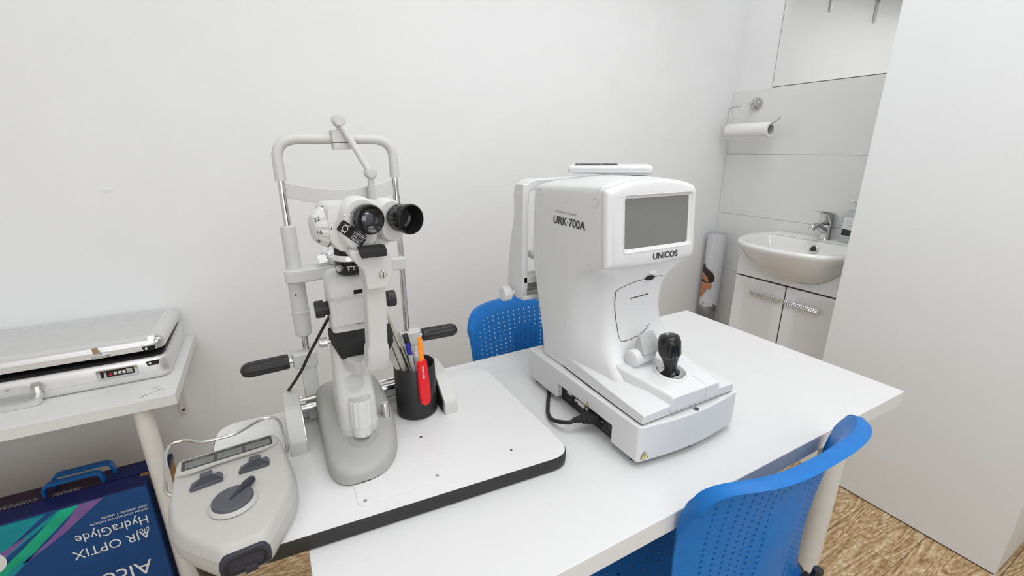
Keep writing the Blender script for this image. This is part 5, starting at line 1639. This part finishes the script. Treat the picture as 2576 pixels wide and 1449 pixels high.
for (a, b) in ((VC + 0.003, y1), (y0, VC - 0.003)):
    dr_ = build('door', MB().box((VX, a, 0.07), (VX + 0.0175, b, 0.6765)), M['vanity'], van, bevel=0.0015)
    carve(dr_, MB().loft([[(VX - 0.001, p.x, p.y) for p in roundpoly([(a + 0.036, 0.11), (b - 0.036, 0.11), (b - 0.036, 0.650), (a + 0.036, 0.650)], 0.004, 2)], [(VX + 0.003, p.x, p.y) for p in roundpoly([(a + 0.044, 0.118), (b - 0.044, 0.118), (b - 0.044, 0.642), (a + 0.044, 0.642)], 0.004, 2)]]))
    ins = 0.016
    h0, h1 = (VC + 0.010, VC + 0.152) if a > VC - 0.01 else (VC - 0.152, VC - 0.008)
    mb = MB()
    for k in range(18):
        for r in range(3):
            y = h0 + (h1 - h0) * (k + 0.5) / 18
            z = 0.606 + 0.0062 * r
            mb.lathe((VX - 0.014, y, z), (-1, 0, 0), [(0, 0.0036), (0.003, 0.0030), (0.0045, 0.0012)], 6)
    hb_ = build('handle', MB().box((VX - 0.014, h0, 0.6015), (VX - 0.008, h1, 0.6230)), M['crystal'], dr_, bevel=0.001)
    cr_ = build('handle_crystals', mb, M['crystal'], dr_, smooth=False)
    cr_['kind'] = 'stuff'
    for y in (h0 + 0.012, h1 - 0.012):
        build('handle_post', MB().cyl((VX - 0.009, y, 0.612), (VX + 0.001, y, 0.612), 0.004, n=10), M['chrome'], dr_)

# washbasin
BC = 1.066
bas = thing('washbasin', 'white ceramic washbasin with rounded bowl on the vanity cabinet in the corner', 'washbasin', (2.0, BC, 0.80))
RZ = 0.862
XB = XR - 0.010


def bring_(d, z, depth=0.425, half=0.272, dz=0.0, front=1.0):
    """D-shaped plan ring: straight back, rounded front; inset d"""
    pts = []
    n_ = 40
    for k in range(n_ + 1):
        a = PI * k / n_
        c, s_ = math.cos(a), math.sin(a)
        e = 0.62
        y = BC + (half - d) * math.copysign(abs(c) ** 0.80, c)
        x = XB - 0.10 - (depth - 0.10 - d) * s_ ** 0.80
        pts.append((x, y, z + dz * s_))
    pts.append((XB - d * 0.4, BC - (half - d) * 0.90, z))
    pts.append((XB - d * 0.4, BC + (half - d) * 0.90, z))
    return pts


def bowl(kx, ky, z, xs=0.0):
    pts = []
    for k in range(43):
        a = 2 * PI * k / 43
    return pts


outer = [(0.195, 0.700), (0.150, 0.706), (0.105, 0.722), (0.070, 0.748), (0.042, 0.782), (0.020, 0.815), (0.006, 0.838), (0.0, 0.850), (0.002, 0.860), (0.010, 0.8635), (0.020, 0.8620)]
mb = MB()
rings = [bring_(d, z) for d, z in outer]
n_ = len(rings[0])


def inner(t, z):
    """inner bowl ring that keeps a deck at the back for the tap"""
    pts = []
    cx_, cy_ = XB - 0.235, BC
    for p in bring_(0.020, z):
        x, y = p[0], p[1]
        x = min(x, XB - 0.095)
        pts.append((cx_ + (x - cx_) * t, cy_ + (y - cy_) * (0.90 * t if True else t), z))
    return pts


rings += [inner(0.985, 0.8600), inner(0.95, 0.850), inner(0.90, 0.825), inner(0.80, 0.790), inner(0.62, 0.762), inner(0.35, 0.748), inner(0.08, 0.744)]
mb.loft(rings)
bb = build('basin', mb, M['ceramic'], bas, angle=70)
for o_ in [c_ for c_ in van.children if c_.name.split('.')[0] in ('fascia', 'side_panel')]:
    carve(o_, MB().loft([bring_(d - 0.0015, z) for d, z in outer[:8]] + [bring_(-0.0015, 0.90)]))
oh = V((XB - 0.112, BC - 0.004, 0.8290))
build('overflow_ring', MB().lathe(oh, (-1, 0.0, 0.30), [(-0.002, 0.0190), (0.002, 0.0190), (0.003, 0.0172), (0.002, 0.0122), (0.0, 0.0118)], 24, False, False), M['chrome'], bas)
build('overflow_hole', MB().lathe(oh, (-1, 0.0, 0.30), [(0.0, 0.0122), (0.0012, 0.0120)], 20), M['gap'], bas)
build('drain', MB().lathe((XB - 0.235, BC, 0.7445), (0, 0, 1), [(0, 0.022), (0.003, 0.021), (0.003, 0.010), (0.001, 0.009)], 24), M['chrome'], bas)
build('deck_plinth', MB().loft([[(XB - 0.085, BC - 0.215, 0.8615), (XB - 0.002, BC - 0.225, 0.8615), (XB - 0.002, BC + 0.225, 0.8615), (XB - 0.085, BC + 0.215, 0.8615)], [(XB - 0.070, BC - 0.205, 0.8680), (XB - 0.002, BC - 0.220, 0.8680), (XB - 0.002, BC + 0.220, 0.8680), (XB - 0.070, BC + 0.205, 0.8680)]]), M['ceramic'], bas, bevel=0.004, seg=3)

# tap
TX, TY, TZ = XB - 0.045, BC - 0.006, 0.8685
tap = thing('basin_tap', 'chrome single lever mixer tap on the back of the washbasin', 'tap', (TX, TY, TZ))
mb = MB()
mb.lathe((TX, TY, TZ), (0, 0, 1), [(0, 0.0265), (0.002, 0.0270), (0.004, 0.0255), (0.030, 0.0235), (0.050, 0.0240), (0.064, 0.0262), (0.066, 0.0250)], 32)
build('tap_body', mb, M['chrome'], tap, angle=50)
build('spout', MB().tube([(TX - 0.010, TY, TZ + 0.036), (TX - 0.040, TY + 0.002, TZ + 0.050), (TX - 0.070, TY + 0.004, TZ + 0.063), (TX - 0.092, TY + 0.005, TZ + 0.066), (TX - 0.104, TY + 0.006, TZ + 0.058), (TX - 0.107, TY + 0.006, TZ + 0.048)], [0.016, 0.0145, 0.0130, 0.0125, 0.0125, 0.0125], 18, sub=4), M['chrome'], tap, angle=60)
mb = MB()
rings = []
for (t, w, z0_, z1_) in ((0.030, 0.018, 0.066, 0.096), (0.020, 0.0255, 0.066, 0.1080), (0.0, 0.0270, 0.066, 0.1160), (-0.018, 0.0255, 0.067, 0.1215), (-0.028, 0.020, 0.085, 0.1245), (-0.045, 0.0165, 0.1145, 0.1275), (-0.075, 0.0150, 0.1225, 0.1300), (-0.100, 0.0115, 0.1275, 0.1312), (-0.106, 0.006, 0.1298, 0.1312)):
    rings.append([(TX + t, p.x, TZ + p.y) for p in roundpoly([(TY - w, z0_), (TY + w, z0_), (TY + w, z1_), (TY - w, z1_)], 0.006, 3)])
lvr = build('tap_lever', MB().loft(rings), M['chrome'], tap, angle=60)
build('temperature_dot', MB().lathe((TX - 0.0215, TY + 0.004, TZ + 0.086), (-1, 0, 0.2), [(0, 0.0045), (0.0035, 0.004), (0.004, 0.002)], 14), M['gap'], lvr)

# soap bottle
SBx, SBy = XB - 0.048, BC - 0.098
sb = thing('soap_bottle', 'clear pump soap bottle with a white label beside the tap', 'soap bottle', (SBx, SBy, 0.8685))
zs = 0.8685
mb = MB()
rings = []
for (h, w, d) in ((0.0, 0.029, 0.019), (0.004, 0.032, 0.021), (0.06, 0.0315, 0.021), (0.105, 0.030, 0.0205), (0.125, 0.024, 0.018), (0.136, 0.014, 0.013), (0.142, 0.0125, 0.0125)):
    rings.append([(p.x, p.y, zs + h) for p in roundpoly([(SBx - d, SBy - w), (SBx + d, SBy - w), (SBx + d, SBy + w), (SBx - d, SBy + w)], d * 0.85, 5)])
build('bottle', MB().loft(rings), M['soapb'], sb, angle=60)
lab = build('label', MB().loft([[(SBx - 0.0216, SBy - 0.024, zs + 0.030), (SBx - 0.0216, SBy + 0.020, zs + 0.030), (SBx - 0.0216, SBy + 0.020, zs + 0.108), (SBx - 0.0216, SBy - 0.020, zs + 0.108)], [(SBx - 0.020, SBy - 0.024, zs + 0.030), (SBx - 0.020, SBy + 0.020, zs + 0.030), (SBx - 0.020, SBy + 0.020, zs + 0.108), (SBx - 0.020, SBy - 0.020, zs + 0.108)]]), M['label'], sb)
mb = MB()
mb.poly([(SBx - 0.0219, SBy + 0.0195, zs + 0.032), (SBx - 0.0219, SBy - 0.0225, zs + 0.032), (SBx - 0.0219, SBy - 0.0215, zs + 0.056), (SBx - 0.0219, SBy + 0.0195, zs + 0.060)])
build('label_picture', mb, M['labeld'], lab)
for (z, w, t) in ((0.094, 0.020, 0.0022), (0.085, 0.022, 0.0024), (0.075, 0.024, 0.0020), (0.066, 0.020, 0.0010)):
    mb = MB()
    mb.poly([(SBx - 0.0219, SBy + 0.010, zs + z), (SBx - 0.0219, SBy + 0.010 - w, zs + z), (SBx - 0.0219, SBy + 0.010 - w, zs + z + t), (SBx - 0.0219, SBy + 0.010, zs + z + t)])
    build('label_line', mb, M['inkg'], lab)
mb = MB()
mb.lathe((SBx, SBy, zs + 0.140), (0, 0, 1), [(0, 0.0135), (0.014, 0.0135), (0.015, 0.006), (0.030, 0.005), (0.031, 0.011), (0.038, 0.011), (0.040, 0.008)], 20)
pump = build('pump', mb, M['label'], sb)
build('nozzle', MB().tube([(SBx, SBy, zs + 0.175), (SBx - 0.030, SBy, zs + 0.176), (SBx - 0.036, SBy, zs + 0.170)], 0.004, 10), M['label'], pump)

# mirror on the short wall above the tiles
mr = build('mirror_panel', MB().box((XR - 0.0058, 0.804, 1.5360), (XR - 0.0008, 1.449, 2.30)), M['mirroredge'], None, loc=(XR - 0.004, 1.12, 1.536))
tag(mr, 'large frameless mirror with thin dark edge above the grey wall tiles', 'mirror')
build('mirror_face', MB().box((XR - 0.0062, 0.806, 1.5375), (XR - 0.0057, 1.4472, 2.299)), M['mirror'], mr, smooth=False)

# towel roll holder and roll
HX = XR - 0.008
th = thing('towel_holder', 'chrome wall arm holder carrying the paper towel roll beside the mirror', 'holder', (HX, 1.514, 1.466))
mb = MB()
mb.lathe((HX, 1.512, 1.466), (-1, 0, 0), [(0, 0.0320), (0.004, 0.0315), (0.010, 0.0270), (0.016, 0.0250), (0.020, 0.0180), (0.034, 0.0125), (0.048, 0.0085), (0.052, 0.0055)], 28)
build('wall_rose', mb, M['chrome'], th, angle=50)
ar_p = fillet([(HX - 0.048, 1.512, 1.462), (HX - 0.080, 1.540, 1.4560), (HX - 0.092, 1.597, 1.4480), (HX - 0.092, 1.600, 1.372), (HX - 0.092, 1.590, 1.368), (HX - 0.092, 1.365, 1.366), (HX - 0.092, 1.345, 1.373), (HX - 0.092, 1.325, 1.392)], 0.012, 5)
build('arm', MB().tube(ar_p, 0.0033, 10), M['steel'], th)
RC = V((HX - 0.092, 1.3625, 1.3400))
mb = MB()
mb.lathe(RC, (0, 1, 0), [(0, 0.0225), (0, 0.0325), (0.0015, 0.0335), (0.2235, 0.0335), (0.225, 0.0325), (0.225, 0.0225)], 36, False, False)
rl = build('paper_towel_roll', mb, M['paper'], None, angle=50, loc=RC)
tag(rl, 'white paper towel roll hanging on the chrome wall holder', 'paper roll')
build('cardboard_core', MB().lathe(RC + V((0, 0.001, 0)), (0, 1, 0), [(0, 0.0228), (0.223, 0.0228), (0.223, 0.0215), (0, 0.0215), (0, 0.0228)], 32, False, False), mat('core_card', (0.50, 0.47, 0.42), 0.9), rl)
tp = [(HX - 0.092 - 0.0336 * math.cos(a), 0, 1.3400 - 0.0336 * math.sin(a)) for a in [PI * k / 10 * 0.9 - 0.3 for k in range(6)]]
build('loose_sheet', MB().ribbon(catmull([(p[0] - 0.0008, 1.480, p[2]) for p in tp] + [(HX - 0.092 - 0.010, 1.480, 1.3400 - 0.040)], 3), (0, 1, 0), 0.105, 0.0003), M['paper'], rl)

# rolled poster standing in the corner
PC = V((2.138, 1.580, 0))
po = thing('rolled_poster', 'tall rolled poster with a printed man in glasses standing in the wall corner', 'poster', PC)
PR, PH = 0.050, 0.815
mb = MB()
spiral = []
for k in range(97):
    a = 2 * PI * k / 48
    r = PR - 0.006 * k / 96
    spiral.append((r, a))
rin = [(PC.x + (r - 0.0012) * math.cos(a - 2.4), PC.y + (r - 0.0012) * math.sin(a - 2.4)) for r, a in spiral]
rout = [(PC.x + r * math.cos(a - 2.4), PC.y + r * math.sin(a - 2.4)) for r, a in spiral]
loop = rout + rin[::-1]
mb.loft([[(x, y, 0.001) for x, y in loop], [(x, y, PH) for x, y in loop]])
sheet = build('sheet', mb, M['poster'], po, angle=40)


def dec(pts, lift, m, name):
    """flat print on the roll: (angle deg from facing direction, z); wraps on the cylinder"""
    mb = MB()
    fa = math.atan2(-PC.y, -PC.x)
    P_ = []
    pts = [V((p[0] * 0.80 - 6, 0.648 + (p[1] - 0.765) * 0.76)) for p in pts]
    N_ = len(pts)
    poly = []
    for i in range(N_):
        a, b = pts[i], pts[(i + 1) % N_]
        for k in range(4):
            q = a.lerp(b, k / 4)
            poly.append(q)
    c = sum(poly, V((0, 0))) / len(poly)
    layers = []
    for t in (1.0, 0.75, 0.5, 0.25, 0.02):
        lay = []
        for q in poly:
            w = c.lerp(q, t)
            an_ = fa + math.radians(w.x)
            lay.append((PC.x + (PR + lift) * math.cos(an_), PC.y + (PR + lift) * math.sin(an_), w.y))
        layers.append(lay)
    mb.loft(layers, False, True)
    return build(name, mb, m, sheet, recalc=False)


dec([(-85, 0.30), (85, 0.30), (85, 0.455), (40, 0.470), (0, 0.455), (-30, 0.475), (-85, 0.445)], 0.0006, M['posterg'], 'printed_jacket')
dec([(-75, 0.445), (-20, 0.440), (28, 0.452), (50, 0.445), (38, 0.475), (12, 0.520), (-10, 0.556), (-75, 0.520)], 0.0008, M['poster'], 'printed_shirt')
dec([(-80, 0.500), (-48, 0.515), (-28, 0.556), (-12, 0.585), (6, 0.588), (8, 0.620), (-2, 0.635), (-10, 0.660), (-40, 0.685), (-80, 0.680)], 0.0010, M['skin'], 'printed_face')
dec([(2, 0.582), (18, 0.592), (20, 0.620), (4, 0.624)], 0.0012, M['skin'], 'printed_ear')
dec([(-85, 0.700), (-48, 0.690), (-20, 0.668), (-12, 0.640), (8, 0.632), (26, 0.640), (32, 0.672), (14, 0.705), (-20, 0.728), (-50, 0.742), (-62, 0.765), (-85, 0.755)], 0.0012, M['hair'], 'printed_hair')
dec([(-80, 0.630), (-30, 0.628), (10, 0.630), (10, 0.634), (-30, 0.633), (-48, 0.648), (-80, 0.646)], 0.0015, M['ink'], 'printed_glasses')
dec([(-85, 0.640), (85, 0.640), (85, 0.6415), (-85, 0.6415)], 0.0005, M['inkg'], 'printed_line')

# wall shelf on brackets above the frame (its brackets show in the mirror)
ws = thing('wall_shelf', 'white wall shelf on two steel brackets high on the long wall seen in the mirror', 'shelf', (1.2, 1.54, 2.14))
build('shelf_board', MB().box((0.62, 1.41, 2.150), (1.80, 1.648, 2.172)), M['shelf'], ws, bevel=0.001)
for x in (1.50, 1.02):
    mb = MB()
    mb.prism(roundpoly([(x - 0.012, 1.985), (x + 0.012, 1.985), (x + 0.012, 2.149), (x - 0.012, 2.149)], [0.008, 0.008, 0.001, 0.001]), 'y', 1.640, 1.6492)
    mb.box((x - 0.012, 1.44, 2.139), (x + 0.012, 1.649, 2.1495))
    br_ = build('bracket', mb, M['steel'], ws, bevel=0.0015)
    q = [(1.6405, 2.07)] + [(1.6405 - 0.085 * (1 - math.cos(a)), 2.07 + 0.0695 * math.sin(a)) for a in [PI / 2 * k / 8 for k in range(1, 9)]] + [(1.6405, 2.1395)]
    build('gusset', MB().prism(q, 'x', x - 0.003, x + 0.003), M['steel'], br_)
